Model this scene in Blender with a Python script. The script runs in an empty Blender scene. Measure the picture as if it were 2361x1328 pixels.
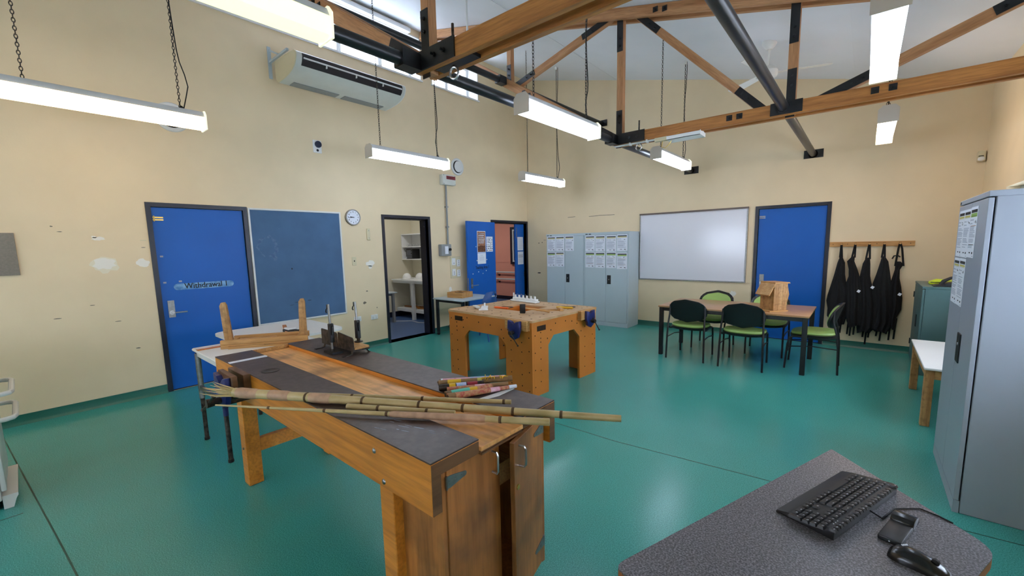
import bpy, bmesh, math, random
from mathutils import Vector, Matrix
random.seed(7)
R_ = math.radians
S = bpy.context.scene
COL = S.collection
# ---------------------------------------------------------------- camera
CAM_H = 1.5467
right = Vector((0.76134, 0.64797, -0.02238)); down = Vector((0.06382, -0.10925, -0.99196)); fwd = Vector((-0.64520, 0.75379, -0.12453))
cd = bpy.data.cameras.new('camera'); cam = bpy.data.objects.new('camera', cd); COL.objects.link(cam)
cd.sensor_width = 36.0; cd.lens = 961.25/2361*36.0
cd.shift_x = (1180.5-1170.0)/2361; cd.shift_y = (688.2-664.0)/2361
cd.clip_start = 0.03; cd.clip_end = 200
mw = Matrix.Identity(4)
for i in range(3):
    mw[i][0] = right[i]; mw[i][1] = -down[i]; mw[i][2] = -fwd[i]
mw[2][3] = CAM_H
cam.matrix_world = mw
S.camera = cam
# ---------------------------------------------------------------- world, exposure
S.view_settings.view_transform = 'Standard'
try: S.view_settings.look = 'None'
except Exception: pass
S.view_settings.gamma = 1.0
S.view_settings.use_curve_mapping = False
S.view_settings.exposure = 0.62
w = bpy.data.worlds.new('daylight'); S.world = w; w.use_nodes = True
bg = w.node_tree.nodes['Background']; bg.inputs[0].default_value = (0.76, 0.88, 1.08, 1); bg.inputs[1].default_value = 9.0
LAMP_E = 9.0

# ---------------------------------------------------------------- materials
def lin(hx):
    hx = hx.lstrip('#'); o = []
    for i in (0, 2, 4):
        c = int(hx[i:i+2], 16)/255
        o.append(c/12.92 if c <= .04045 else ((c+.055)/1.055)**2.4)
    return (*o, 1)
def mat(name, col, rough=.5, metal=0.0, noise=None, bump=None, spec=.5, emit=None, trans=0, alpha=1):
    """noise=(scale, amount, second colour or None, detail, (sx,sy,sz)); bump=(scale,strength)"""
    m = bpy.data.materials.new(name); m.use_nodes = True
    nt = m.node_tree; N = nt.nodes; L = nt.links; b = N['Principled BSDF']
    c = lin(col)
    b.inputs['Base Color'].default_value = c; b.inputs['Roughness'].default_value = rough
    b.inputs['Metallic'].default_value = metal; b.inputs['Specular IOR Level'].default_value = spec
    if trans: b.inputs['Transmission Weight'].default_value = trans
    if alpha < 1: b.inputs['Alpha'].default_value = alpha
    tc = None
    if noise or bump: tc = N.new('ShaderNodeTexCoord')
    if noise:
        sc, am, c2, det, st = (list(noise)+[None]*5)[:5]
        mp = N.new('ShaderNodeMapping'); L.new(tc.outputs['Object'], mp.inputs[0]); mp.inputs['Scale'].default_value = st or (1, 1, 1)
        nz = N.new('ShaderNodeTexNoise'); nz.inputs['Scale'].default_value = sc; nz.inputs['Detail'].default_value = det or 3
        L.new(mp.outputs[0], nz.inputs['Vector'])
        r = N.new('ShaderNodeValToRGB'); L.new(nz.outputs['Fac'], r.inputs[0])
        d = lin(c2) if c2 else tuple(x*(1-am) for x in c[:3])+(1,)
        r.color_ramp.elements[0].position = .35; r.color_ramp.elements[1].position = .65
        r.color_ramp.elements[0].color = d; r.color_ramp.elements[1].color = c
        L.new(r.outputs[0], b.inputs['Base Color'])
    if bump:
        nz = N.new('ShaderNodeTexNoise'); nz.inputs['Scale'].default_value = bump[0]; nz.inputs['Detail'].default_value = 4
        L.new(tc.outputs['Object'], nz.inputs['Vector'])
        bp = N.new('ShaderNodeBump'); bp.inputs['Strength'].default_value = bump[1]; bp.inputs['Distance'].default_value = .01
        L.new(nz.outputs['Fac'], bp.inputs['Height']); L.new(bp.outputs[0], b.inputs['Normal'])
    if emit:
        b.inputs['Emission Color'].default_value = lin(emit[0]); b.inputs['Emission Strength'].default_value = emit[1]
    return m
def wood(name, c1, c2, axis=0, scale=14, rough=.45, stain=None, bump=.15):
    """grain runs along the object's axis; stain = third colour in large blotches"""
    m = bpy.data.materials.new(name); m.use_nodes = True
    nt = m.node_tree; N = nt.nodes; L = nt.links; b = N['Principled BSDF']
    b.inputs['Roughness'].default_value = rough
    tc = N.new('ShaderNodeTexCoord'); mp = N.new('ShaderNodeMapping'); L.new(tc.outputs['Object'], mp.inputs[0])
    st = [1, 1, 1]; st[axis] = .07; mp.inputs['Scale'].default_value = st
    nz = N.new('ShaderNodeTexNoise'); nz.inputs['Scale'].default_value = scale; nz.inputs['Detail'].default_value = 6; nz.inputs['Distortion'].default_value = .6
    L.new(mp.outputs[0], nz.inputs['Vector'])
    r = N.new('ShaderNodeValToRGB'); L.new(nz.outputs['Fac'], r.inputs[0])
    r.color_ramp.elements[0].position = .32; r.color_ramp.elements[1].position = .68
    r.color_ramp.elements[0].color = lin(c2); r.color_ramp.elements[1].color = lin(c1)
    out = r.outputs[0]
    n3 = N.new('ShaderNodeTexNoise'); n3.inputs['Scale'].default_value = scale*7; n3.inputs['Detail'].default_value = 3
    L.new(mp.outputs[0], n3.inputs['Vector'])
    r3 = N.new('ShaderNodeValToRGB'); L.new(n3.outputs['Fac'], r3.inputs[0])
    r3.color_ramp.elements[0].position = .3; r3.color_ramp.elements[1].position = .6
    r3.color_ramp.elements[0].color = (.72, .68, .64, 1); r3.color_ramp.elements[1].color = (1, 1, 1, 1)
    mx = N.new('ShaderNodeMix'); mx.data_type = 'RGBA'; mx.blend_type = 'MULTIPLY'; mx.inputs[0].default_value = 1
    L.new(out, mx.inputs[6]); L.new(r3.outputs[0], mx.inputs[7]); out = mx.outputs[2]
    if stain:
        n2 = N.new('ShaderNodeTexNoise'); n2.inputs['Scale'].default_value = stain[1]; n2.inputs['Detail'].default_value = 4
        L.new(tc.outputs['Object'], n2.inputs['Vector'])
        r2 = N.new('ShaderNodeValToRGB'); L.new(n2.outputs['Fac'], r2.inputs[0])
        r2.color_ramp.elements[0].position = .46; r2.color_ramp.elements[1].position = .66
        r2.color_ramp.elements[0].color = (0, 0, 0, 1); r2.color_ramp.elements[1].color = (stain[2],)*3+(1,)
        m2 = N.new('ShaderNodeMix'); m2.data_type = 'RGBA'
        L.new(r2.outputs[0], m2.inputs[0]); L.new(out, m2.inputs[6]); m2.inputs[7].default_value = lin(stain[0]); out = m2.outputs[2]
    L.new(out, b.inputs['Base Color'])
    bp = N.new('ShaderNodeBump'); bp.inputs['Strength'].default_value = bump; bp.inputs['Distance'].default_value = .004
    L.new(n3.outputs['Fac'], bp.inputs['Height']); L.new(bp.outputs[0], b.inputs['Normal'])
    return m
def speckle(name, c1, c2, c3, scale, rough, coarse=None, bumps=0):
    m = bpy.data.materials.new(name); m.use_nodes = True
    nt = m.node_tree; N = nt.nodes; L = nt.links; b = N['Principled BSDF']
    b.inputs['Roughness'].default_value = rough
    tc = N.new('ShaderNodeTexCoord')
    nz = N.new('ShaderNodeTexNoise'); nz.inputs['Scale'].default_value = scale; nz.inputs['Detail'].default_value = 2
    L.new(tc.outputs['Object'], nz.inputs['Vector'])
    r = N.new('ShaderNodeValToRGB'); L.new(nz.outputs['Fac'], r.inputs[0])
    e = r.color_ramp.elements; e[0].position = .36; e[1].position = .64; e[0].color = lin(c2); e[1].color = lin(c3)
    k = e.new(.5); k.color = lin(c1)
    out = r.outputs[0]
    if coarse:
        n2 = N.new('ShaderNodeTexNoise'); n2.inputs['Scale'].default_value = coarse[0]; n2.inputs['Detail'].default_value = 3
        L.new(tc.outputs['Object'], n2.inputs['Vector'])
        r2 = N.new('ShaderNodeValToRGB'); L.new(n2.outputs['Fac'], r2.inputs[0])
        r2.color_ramp.elements[0].position = .3; r2.color_ramp.elements[1].position = .7
        r2.color_ramp.elements[0].color = (coarse[1],)*3+(1,); r2.color_ramp.elements[1].color = (1, 1, 1, 1)
        mx = N.new('ShaderNodeMix'); mx.data_type = 'RGBA'; mx.blend_type = 'MULTIPLY'; mx.inputs[0].default_value = 1
        L.new(out, mx.inputs[6]); L.new(r2.outputs[0], mx.inputs[7]); out = mx.outputs[2]
    L.new(out, b.inputs['Base Color'])
    if bumps:
        bp = N.new('ShaderNodeBump'); bp.inputs['Strength'].default_value = bumps; bp.inputs['Distance'].default_value = .002
        L.new(nz.outputs['Fac'], bp.inputs['Height']); L.new(bp.outputs[0], b.inputs['Normal'])
    return m
X = {}
X['wall'] = mat('cream_wall_paint', '#E9D4AF', .55, noise=(3, .04), bump=(60, .05))
X['wallw'] = mat('pale_store_paint', '#E3DCC4', .6, noise=(2, .04))
X['pink'] = mat('pink_wall_paint', '#C98F80', .6, noise=(2, .05))
X['ceil'] = mat('white_ceiling_paint', '#EEF1F8', .7, noise=(2, .03))
X['floor'] = speckle('green_vinyl', '#429C92', '#36897F', '#52AEA4', 200, .24, (1.1, .9))
X['floorb'] = speckle('blue_vinyl', '#4A6794', '#3E5A86', '#5774A2', 260, .3, (1.5, .85))
X['cove'] = mat('dark_green_vinyl_skirting', '#1F6B5C', .35, noise=(200, .2))
X['seam'] = mat('vinyl_weld', '#1E574B', .5)
X['trim'] = mat('white_trim', '#E6E6E4', .45)
X['frame'] = mat('navy_door_frame', '#121527', .35, noise=(6, .15))
X['blue'] = mat('blue_door_paint', '#1261BC', .42, noise=(1.5, .08), spec=.35)
X['blued'] = mat('blue_plastic', '#1F4E8E', .4)
X['chrome'] = mat('satin_steel', '#B8B8BA', .28, 1)
X['steel'] = mat('brushed_steel', '#9A9A98', .4, 1, noise=(40, .2))
X['rust'] = mat('dark_worn_steel', '#5A5049', .45, .8, noise=(30, .5, '#2E2A27'))
X['black'] = mat('black_plastic', '#141417', .45)
X['blacks'] = mat('black_steel', '#17181C', .38, .0, noise=(25, .3))
X['pipe'] = mat('dark_grey_steel', '#2B2C2F', .35, .3, noise=(12, .2))
X['brass'] = mat('brass', '#C9A95A', .3, 1)
X['white'] = mat('white_plastic', '#E9E9E6', .4)
X['whitem'] = mat('white_metal', '#DEDEDC', .4)
X['beige'] = mat('beige_plastic', '#D8CCA8', .5)
X['greym'] = mat('grey_steel_paint', '#BCC9CF', .36, noise=(2, .04))  # cabinet grey, lightened to stand in for light at the back wall
X['greyd'] = mat('grey_plastic', '#8D9090', .5)
X['greyshade'] = mat('shaded_blue_grey_paint', '#A0A7B2', .36, noise=(2, .04))  # darker copy of the cabinet grey, the near cabinet's weaker light in the colour
X['teal'] = mat('teal_steel_paint', '#4C6C6C', .35, noise=(3, .1))
X['board'] = mat('slate_blue_felt', '#4A6C92', .75, noise=(4, .12), bump=(300, .05))
X['wboard'] = mat('whiteboard_enamel', '#E3E3EA', .16)
X['red'] = mat('red_label', '#8E1F2B', .5)
X['paper'] = mat('white_paper', '#E6E9F2', .7)
X['ink'] = mat('black_ink', '#17181A', .7)
X['grey'] = mat('grey_print', '#A3A9BA', .7)
X['yellow'] = mat('yellow_print', '#CBBE62', .7)
X['green'] = mat('green_print', '#93B458', .7)
X['orange'] = mat('orange_print', '#B08468', .7)
X['brown'] = mat('brown_photo_print', '#8A4F3C', .6, noise=(30, .5, '#B37B5C'))
X['navy'] = mat('navy_ink', '#131C3A', .6)
X['patch'] = mat('white_filler', '#EFEADF', .7)
X['plate'] = mat('clouded_blue_plate', '#7FB0D8', .35, noise=(18, .5, '#3E7DBA', 4))
X['truss'] = wood('orange_hardwood', '#CC8844', '#A5662C', 0, 16, .5)
X['trussp'] = wood('pale_hardwood', '#CE9A6C', '#AF7748', 0, 16, .55)
X['benchw'] = wood('orange_bench_timber', '#E8953A', '#C87A24', 0, 9, .35)
X['benchy'] = wood('bench_well_ply', '#FFC47C', '#F0A65A', 0, 7, .38, ('#7A4A22', 5, .6))
X['benche'] = wood('bench_end_grain', '#7E5633', '#5D3C22', 1, 9, .5)
X['doorw'] = wood('brown_cupboard_ply', '#C27C3C', '#A0642E', 2, 9, .4, ('#4A2E1A', 4, .55))
X['dark'] = speckle('dark_brown_masonite', '#4C3A35', '#43322E', '#554440', 30, .42, (6, .75))
X['mdf'] = mat('ochre_board', '#CC7A28', .5, noise=(3, .1), bump=(80, .03))
X['plytop'] = mat('pale_ply_top', '#C9A478', .5, noise=(8, .12, '#B78F63'))
X['pine'] = wood('pale_pine', '#D6A667', '#BE8748', 0, 14, .5)
X['pinez'] = wood('pale_pine_upright', '#CFA066', '#B07C45', 2, 16, .5, ('#7A4C26', 30, .5))
X['vice'] = mat('dark_blue_cast_iron', '#202B70', .4, .1, noise=(20, .3))
X['hole'] = mat('dark_drill_hole', '#2A1A0C', .9)
X['beech'] = wood('beech_laminate', '#C69A6E', '#B88A5C', 0, 10, .3)
X['lime'] = mat('lime_green_vinyl', '#A4C46A', .45, noise=(5, .06))
X['cloth'] = mat('black_apron_cloth', '#101114', .9, bump=(30, .3))
X['bamboo'] = mat('bamboo_cane', '#CDB27E', .4, noise=(14, .2, '#B49C66', 4, (.6, .6, 1)))
X['sheath'] = mat('bamboo_sheath', '#C99E7C', .6, noise=(25, .25))
X['node'] = mat('bamboo_node', '#5E4427', .7)
X['kraft'] = mat('kraft_tube', '#9A7448', .6, noise=(20, .3))
X['lapt'] = speckle('grey_speckled_laminate', '#6A676B', '#4B494F', '#8C8990', 210, .35)
X['edge'] = mat('orange_brown_edging', '#A0622F', .4)
X['key'] = mat('black_key', '#1B1C1F', .4)
X['gloss'] = mat('gloss_black_plastic', '#121214', .22)
X['glass'] = mat('clear_glass', '#FFFFFF', .0, trans=1, spec=.5)
X['dglass'] = mat('dark_window_glass', '#0B0C10', .08)
X['enamel'] = mat('white_enamel', '#DFDDD6', .25)
X['slot'] = mat('dark_vent', '#1C1014', .6)
X['acw'] = mat('aged_white_plastic', '#D6D7CF', .45, noise=(6, .06))
X['lime2'] = mat('bright_lime_plastic', '#C9D81F', .4)
X['orangep'] = mat('orange_plastic', '#E8641E', .4)
X['yellowp'] = mat('yellow_plastic', '#E0B12A', .4)
X['rubber'] = mat('black_rubber', '#111214', .7)
X['pinkp'] = mat('pink_paint', '#DC8FA6', .5, noise=(40, .3, '#F1CBD4'))
X['bluep'] = mat('light_blue_paint', '#8FC0E0', .5, noise=(40, .3, '#C7B7DC'))
X['redp'] = mat('red_dotted_paint', '#B4463F', .5, noise=(60, .5, '#C99A6A'))
X['mint'] = mat('mint_paint', '#62BFA8', .5)
X['wool'] = mat('yellow_wool', '#E2B51C', .8)
X['tubew'] = mat('lamp_diffuser_glow', '#FFFFFF', .5, emit=('#D8E7FF', LAMP_E))
X['tubey'] = mat('lamp_diffuser_yellow_glow', '#F1F3C0', .4, emit=('#F2F2B0', 1.0))
X['tubep'] = mat('lamp_diffuser_warm_glow', '#FFFFFF', .5, emit=('#FFE6D2', LAMP_E))
X['tubel'] = mat('lamp_diffuser_warm_white', '#FFFFFF', .5, emit=('#FFD9A6', LAMP_E*.75))
X['tubec'] = mat('corridor_fill_glow', '#FFFFFF', .5, emit=('#FFF6EC', 36))
X['tubes'] = mat('storeroom_fill_glow', '#FFFFFF', .5, emit=('#FDFDFF', 15))
X['cap'] = mat('lamp_end_cap', '#D2C7B8', .5)
X['endglow'] = mat('lamp_lens_end', '#F4F1DC', .4, emit=('#F4F0D0', .5))
X['greyb'] = mat('grey_felt_board', '#8B8378', .8, noise=(60, .15))
X['rail'] = mat('dull_bronze_rail', '#6B5C55', .5)
# ---------------------------------------------------------------- helpers
WM = {}
class M:
    def __init__(s): s.bm = bmesh.new(); s.mi = 0
    def _f(s, vs, smooth=False):
        try: f = s.bm.faces.new(vs)
        except ValueError: return None
        f.material_index = s.mi; f.smooth = smooth; return f
    def hexa(s, p):          # p: bottom 4 ccw, top 4
        v = [s.bm.verts.new(q) for q in p]
        for q in ((3,2,1,0),(4,5,6,7),(0,1,5,4),(1,2,6,5),(2,3,7,6),(3,0,4,7)): s._f([v[i] for i in q])
        return v
    def box(s, x0, x1, y0, y1, z0, z1, bev=0, seg=2):
        v = s.hexa([(x0,y0,z0),(x1,y0,z0),(x1,y1,z0),(x0,y1,z0),(x0,y0,z1),(x1,y0,z1),(x1,y1,z1),(x0,y1,z1)])
        if bev:
            es = {e for q in v for e in q.link_edges}
            r = bmesh.ops.bevel(s.bm, geom=list(es), offset=bev, segments=seg, profile=.5, affect='EDGES')
            for f in r['faces']: f.material_index = s.mi
        return s
    def panel(s, o, u, v, w, h, t, z=0):   # box on frame: o corner, u right, v up, normal u x v
        o = Vector(o); u = Vector(u).normalized(); v = Vector(v).normalized(); n = u.cross(v)
        b = o+n*z
        s.hexa([b, b+u*w, b+u*w+v*h, b+v*h, b+n*t, b+u*w+n*t, b+u*w+v*h+n*t, b+v*h+n*t]); return s
    def quad(s, o, u, v, x0, x1, y0, y1, z):
        o = Vector(o); u = Vector(u); v = Vector(v); n = u.cross(v); o = o+n*z
        s._f([s.bm.verts.new(q) for q in (o+u*x0+v*y0, o+u*x1+v*y0, o+u*x1+v*y1, o+u*x0+v*y1)]); return s
    def prism(s, pts, axis, a0, a1, bev=0):   # pts 2D polygon in the other two axes (cyclic order)
        def P(p, a):
            q = [p[0], p[1]]; q.insert(axis, a); return q
        A = [s.bm.verts.new(P(p, a0)) for p in pts]; B = [s.bm.verts.new(P(p, a1)) for p in pts]
        n = len(pts); s._f(A[::-1]); s._f(B)
        for i in range(n): s._f([A[i], A[(i+1)%n], B[(i+1)%n], B[i]])
        if bev:
            es = {e for q in A+B for e in q.link_edges}
            bmesh.ops.bevel(s.bm, geom=list(es), offset=bev, segments=2, profile=.5, affect='EDGES')
        return s
    def tube(s, pts, r, n=8, caps=True, smooth=True):
        pts = [Vector(p) for p in pts]; k = len(pts)
        rs = r if isinstance(r, (list, tuple)) else [r]*k
        t0 = (pts[1]-pts[0]).normalized()
        a = t0.orthogonal().normalized(); rings = []
        for i in range(k):
            t = (pts[min(i+1, k-1)]-pts[max(i-1, 0)]).normalized()
            a = (a-t*a.dot(t)).normalized(); b = t.cross(a)
            rings.append([s.bm.verts.new(pts[i]+(a*math.cos(2*math.pi*j/n)+b*math.sin(2*math.pi*j/n))*rs[i]) for j in range(n)])
        for i in range(k-1):
            for j in range(n): s._f([rings[i][j], rings[i][(j+1)%n], rings[i+1][(j+1)%n], rings[i+1][j]], smooth)
        if caps: s._f(rings[0][::-1]); s._f(rings[-1])
        return s
    def cyl(s, p0, p1, r0, r1=None, n=16): return s.tube([p0, p1], [r0, r0 if r1 is None else r1], n)
    def loop(s, c, u, v, R1, R2, r, n=14, m=6):  # closed elliptic ring
        c = Vector(c); u = Vector(u).normalized(); v = Vector(v).normalized(); w_ = u.cross(v); rings = []
        for i in range(n):
            t = 2*math.pi*i/n; d = u*math.cos(t)*R1+v*math.sin(t)*R2; q = (u*math.cos(t)+v*math.sin(t)).normalized()
            rings.append([s.bm.verts.new(c+d+(q*math.cos(2*math.pi*j/m)+w_*math.sin(2*math.pi*j/m))*r) for j in range(m)])
        for i in range(n):
            for j in range(m): s._f([rings[i][j], rings[i][(j+1)%m], rings[(i+1)%n][(j+1)%m], rings[(i+1)%n][j]], True)
        return s
    def lathe(s, prof, c, axis=(0,0,1), n=20, caps=True):
        c = Vector(c); ax = Vector(axis).normalized(); a = ax.orthogonal().normalized(); b = ax.cross(a); rings = []
        for r, h in prof:
            rings.append([s.bm.verts.new(c+ax*h+(a*math.cos(2*math.pi*j/n)+b*math.sin(2*math.pi*j/n))*max(r, 1e-4)) for j in range(n)])
        for i in range(len(rings)-1):
            for j in range(n): s._f([rings[i][j], rings[i][(j+1)%n], rings[i+1][(j+1)%n], rings[i+1][j]], True)
        if caps: s._f(rings[0][::-1]); s._f(rings[-1])
        return s
    def ell(s, c, rx, ry, rz, u=16, v=10, half=False):
        c = Vector(c); rows = []
        lo = 0 if half else -math.pi/2
        for i in range(v+1):
            t = lo+(math.pi/2-lo)*i/v
            rows.append([s.bm.verts.new(c+Vector((rx*math.cos(t)*math.cos(2*math.pi*j/u), ry*math.cos(t)*math.sin(2*math.pi*j/u), rz*math.sin(t)))) for j in range(u)])
        for i in range(v):
            for j in range(u): s._f([rows[i][j], rows[i][(j+1)%u], rows[i+1][(j+1)%u], rows[i+1][j]], True)
        if half: s._f(rows[0][::-1])
        return s
    def text(s, body, size, mtx, thick=.0006, bold=0.0, sx=1.0):
        cu = bpy.data.curves.new('t', 'FONT'); cu.body = body; cu.size = size; cu.align_x = 'CENTER'; cu.align_y = 'CENTER'
        cu.resolution_u = 2; cu.extrude = thick; cu.offset = bold
        o = bpy.data.objects.new('t', cu); me = bpy.data.meshes.new_from_object(o)
        me.transform(mtx @ Matrix.Diagonal((sx, 1, 1, 1)))
        old = len(s.bm.faces); s.bm.from_mesh(me); s.bm.faces.ensure_lookup_table()
        for f in s.bm.faces[old:]: f.material_index = s.mi
        bpy.data.objects.remove(o); bpy.data.curves.remove(cu); bpy.data.meshes.remove(me); return s
    def xf(s, mtx): bmesh.ops.transform(s.bm, matrix=mtx, verts=s.bm.verts[:]); return s
def frame(o, u, v):
    u = Vector(u).normalized(); v = Vector(v).normalized(); n = u.cross(v); m = Matrix.Identity(4)
    for i in range(3): m[i][0] = u[i]; m[i][1] = v[i]; m[i][2] = n[i]; m[i][3] = o[i]
    return m
LU, LV = (0,1,0), (0,0,1)        # left wall: reads along +Y, faces +X
BU, BV = (1,0,0), (0,0,1)        # back wall: reads along +X, faces -Y
def obj(name, m, mats, parent=None, angle=35):
    me = bpy.data.meshes.new(name); bmesh.ops.remove_doubles(m.bm, verts=m.bm.verts[:], dist=1e-6) if False else None
    bmesh.ops.recalc_face_normals(m.bm, faces=m.bm.faces[:])
    if parent is not None: bmesh.ops.transform(m.bm, matrix=WM[parent].inverted(), verts=m.bm.verts[:])
    for f in m.bm.faces: f.smooth = True
    m.bm.to_mesh(me); m.bm.free()
    for k in (mats if isinstance(mats, (list, tuple)) else [mats]): me.materials.append(X[k])
    me.set_sharp_from_angle(angle=R_(angle))
    o = bpy.data.objects.new(name, me); COL.objects.link(o)
    if parent is not None: o.parent = parent; WM[o] = WM[parent]
    else: WM[o] = Matrix.Identity(4)
    return o
def tag(o, label, cat, group=None):
    o['label'] = label; o['category'] = cat
    if group: o['group'] = group
    return o
def thing(name, label, cat, loc=(0,0,0), rz=0, group=None):
    o = bpy.data.objects.new(name, None); COL.objects.link(o); o.location = loc; o.rotation_euler = (0,0,rz)
    o.empty_display_size = .1
    WM[o] = Matrix.Translation(loc) @ Matrix.Rotation(rz, 4, 'Z'); return tag(o, label, cat, group)
def solo(name, m, mats, label, cat, loc=(0,0,0), rz=0, group=None):
    """a thing that is one mesh, its origin at loc"""
    W = Matrix.Translation(loc) @ Matrix.Rotation(rz, 4, 'Z'); m.xf(W.inverted())
    o = obj(name, m, mats); o.location = loc; o.rotation_euler = (0,0,rz); WM[o] = W; return tag(o, label, cat, group)
def struct(name, m, mats, parent=None):
    o = obj(name, m, mats, parent)
    if parent is None: o['kind'] = 'structure'
    return o
def sroot(name, loc):
    o = bpy.data.objects.new(name, None); COL.objects.link(o); o.location = loc; WM[o] = Matrix.Translation(loc); o['kind'] = 'structure'; return o
def dup(root, loc, rz, label, group=None):
    r = root.copy(); COL.objects.link(r); r.location = loc; r.rotation_euler = (0,0,rz); r['label'] = label
    if group: r['group'] = group
    WM[r] = Matrix.Translation(loc) @ Matrix.Rotation(rz, 4, 'Z')
    def rec(a, b):
        for ch in [c for c in ALLCH.get(a.name, [])]:
            c = ch.copy(); COL.objects.link(c); c.parent = b; WM[c] = WM[r]; rec(ch, c)
    rec(root, r); return r
ALLCH = {}
def index_children():
    ALLCH.clear()
    for o in list(COL.objects):
        if o.parent: ALLCH.setdefault(o.parent.name, []).append(o)
def wallgrid(us, vs, holes, P):
    """wall with openings: P(u, v, s) with s=0 room side, 1 far side; returns M"""
    m = M(); U = sorted(us); V = sorted(vs)
    cell = {}
    for i in range(len(U)-1):
        for j in range(len(V)-1):
            a, b = (U[i]+U[i+1])/2, (V[j]+V[j+1])/2
            cell[i, j] = not any(h[0] < a < h[1] and h[2] < b < h[3] for h in holes)
    q = lambda *p: m._f([m.bm.verts.new(x) for x in p])
    for (i, j), f in cell.items():
        if not f: continue
        a, b, c, d = U[i], U[i+1], V[j], V[j+1]
        q(P(a,c,0), P(b,c,0), P(b,d,0), P(a,d,0)); q(P(a,c,1), P(a,d,1), P(b,d,1), P(b,c,1))
        for di, dj, e in ((-1,0,((a,c),(a,d))), (1,0,((b,c),(b,d))), (0,-1,((a,c),(b,c))), (0,1,((a,d),(b,d)))):
            if not cell.get((i+di, j+dj), False): q(P(*e[0],0), P(*e[1],0), P(*e[1],1), P(*e[0],1))
    bmesh.ops.remove_doubles(m.bm, verts=m.bm.verts[:], dist=1e-5)
    return m
# ---------------------------------------------------------------- room shell
XL, XR, YB, YF = -5.882, 1.03, 7.62, -3.6
zc = lambda x: 5.12-.2545*(x-XL)          # underside of the raking ceiling
m = M(); m.box(XL-.0, XR+.2, YF-.2, YB+.2, -.12, 0); floor = struct('floor', m, 'floor')
for pts in ([(XL+.1,-.26),(-3.1,.0),(-.5,.235),(XR,.37)], [(XL+.1,2.93),(-1.4,2.91),(-.34,3.01),(XR,3.15)]):
    m = M()
    for p, q in zip(pts, pts[1:]): m.hexa([(p[0],p[1]-.004,-.005),(q[0],q[1]-.004,-.005),(q[0],q[1]+.004,-.005),(p[0],p[1]+.004,-.005),(p[0],p[1]-.004,.0006),(q[0],q[1]-.004,.0006),(q[0],q[1]+.004,.0006),(p[0],p[1]+.004,.0006)])
    obj('seam', m, 'seam', floor)
for x in (-4.88, -3.8):
    m = M(); m.box(x-.004, x+.004, YF, -.14 if x > -4 else -.19, -.005, .0006); obj('seam', m, 'seam', floor)
m = M(); m.prism([(XL-.3, zc(XL-.3)), (XR+.3, zc(XR+.3)), (XR+.3, zc(XR+.3)+.15), (XL-.3, zc(XL-.3)+.15)], 1, YF-.2, YB+.2)
ceil = struct('ceiling', m, 'ceil')
for x in (-3.76, -.3):
    m = M(); m.prism([(x-.05, zc(x-.05)+.01), (x+.05, zc(x+.05)+.01), (x+.05, zc(x+.05)-.004), (x-.05, zc(x-.05)-.004)], 1, YF, YB-.001)
    obj('cover_strip', m, 'ceil', ceil)
D1 = (.998, 1.878, 0, 2.055); D2 = (3.878, 4.762, 0, 2.045); D3 = (6.44, 7.575, 0, 2.045)
W1 = (1.4, 4.75, 4.35, 5.0); W2 = (5.0, 6.125, 4.35, 5.0)
P = lambda u, v, s: (XL-.2*s, u, v)
hs = [D1, D2, D3, W1, W2]
m = wallgrid([YF-.2, YB+.2]+[a for q in hs for a in q[:2]], [0, 5.2]+[a for q in hs for a in q[2:]], hs, P)
wall_left = struct('wall_left', m, 'wall')
D4 = (-1.30, -.442, 0, 2.03)
m = wallgrid([XL-.2, XR+.2, D4[0], D4[1]], [0, 2.03, 3.2], [D4], lambda u, v, s: (u, YB+.2*s, v))
m.prism([(XL-.2, 3.2), (XR+.2, 3.2), (XR+.2, zc(XR+.2)+.05), (XL-.2, zc(XL-.2)+.05)], 1, YB, YB+.2)
struct('wall_back', m, 'wall')
RW = [(5.15, 6.45, .95, 2.02), (2.0, 5.0, .95, 2.02), (-3.3, -.6, .95, 2.02)]
m = wallgrid([YF-.2, YB+.2]+[a for q in RW for a in q[:2]], [0, 3.45]+[a for q in RW for a in q[2:]], RW, lambda u, v, s: (XR+.2*s, u, v))
struct('wall_right', m, 'wall')
FW = [(-5.2, -2.4, .95, 2.1)]  # unseen window, added to light the fronts of both workbenches
m = wallgrid([XL-.2, XR+.2]+[a for q in FW for a in q[:2]], [0, 3.2]+[a for q in FW for a in q[2:]], FW, lambda u, v, s: (u, YF-.2*s, v))
m.prism([(XL-.2, 3.2), (XR+.2, 3.2), (XR+.2, zc(XR+.2)+.05), (XL-.2, zc(XL-.2)+.05)], 1, YF-.2, YF)
struct('wall_front', m, 'wall')
def coved(name, a, b, n, parent=None):    # vinyl upstand with a small cove, from a to b, n = direction into the room
    a = Vector(a); b = Vector(b); n = Vector(n); m = M(); prof = [(0,0),(.032,0),(.03,.004),(.014,.016),(.008,.03),(.006,.092),(0,.092)]
    A = [m.bm.verts.new(a+n*p[0]+Vector((0,0,p[1]))) for p in prof]; B = [m.bm.verts.new(b+n*p[0]+Vector((0,0,p[1]))) for p in prof]
    for i in range(len(prof)): m._f([A[i], A[(i+1)%7], B[(i+1)%7], B[i]])
    m._f(A); m._f(B[::-1]); return struct(name, m, 'cove', parent)
bl = coved('baseboard_left', (XL, YF, 0), (XL, .95, 0), (1,0,0))
for a, b in ((1.925, 3.83), (4.81, 6.39)):
    o = coved('run', (XL, a, 0), (XL, b, 0), (1,0,0), bl)
bb = coved('baseboard_back', (XL, YB, 0), (-1.352, YB, 0), (0,-1,0)); coved('run', (-.392, YB, 0), (XR, YB, 0), (0,-1,0), bb)
coved('baseboard_right', (XR, YF, 0), (XR, YB, 0), (-1,0,0))
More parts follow.
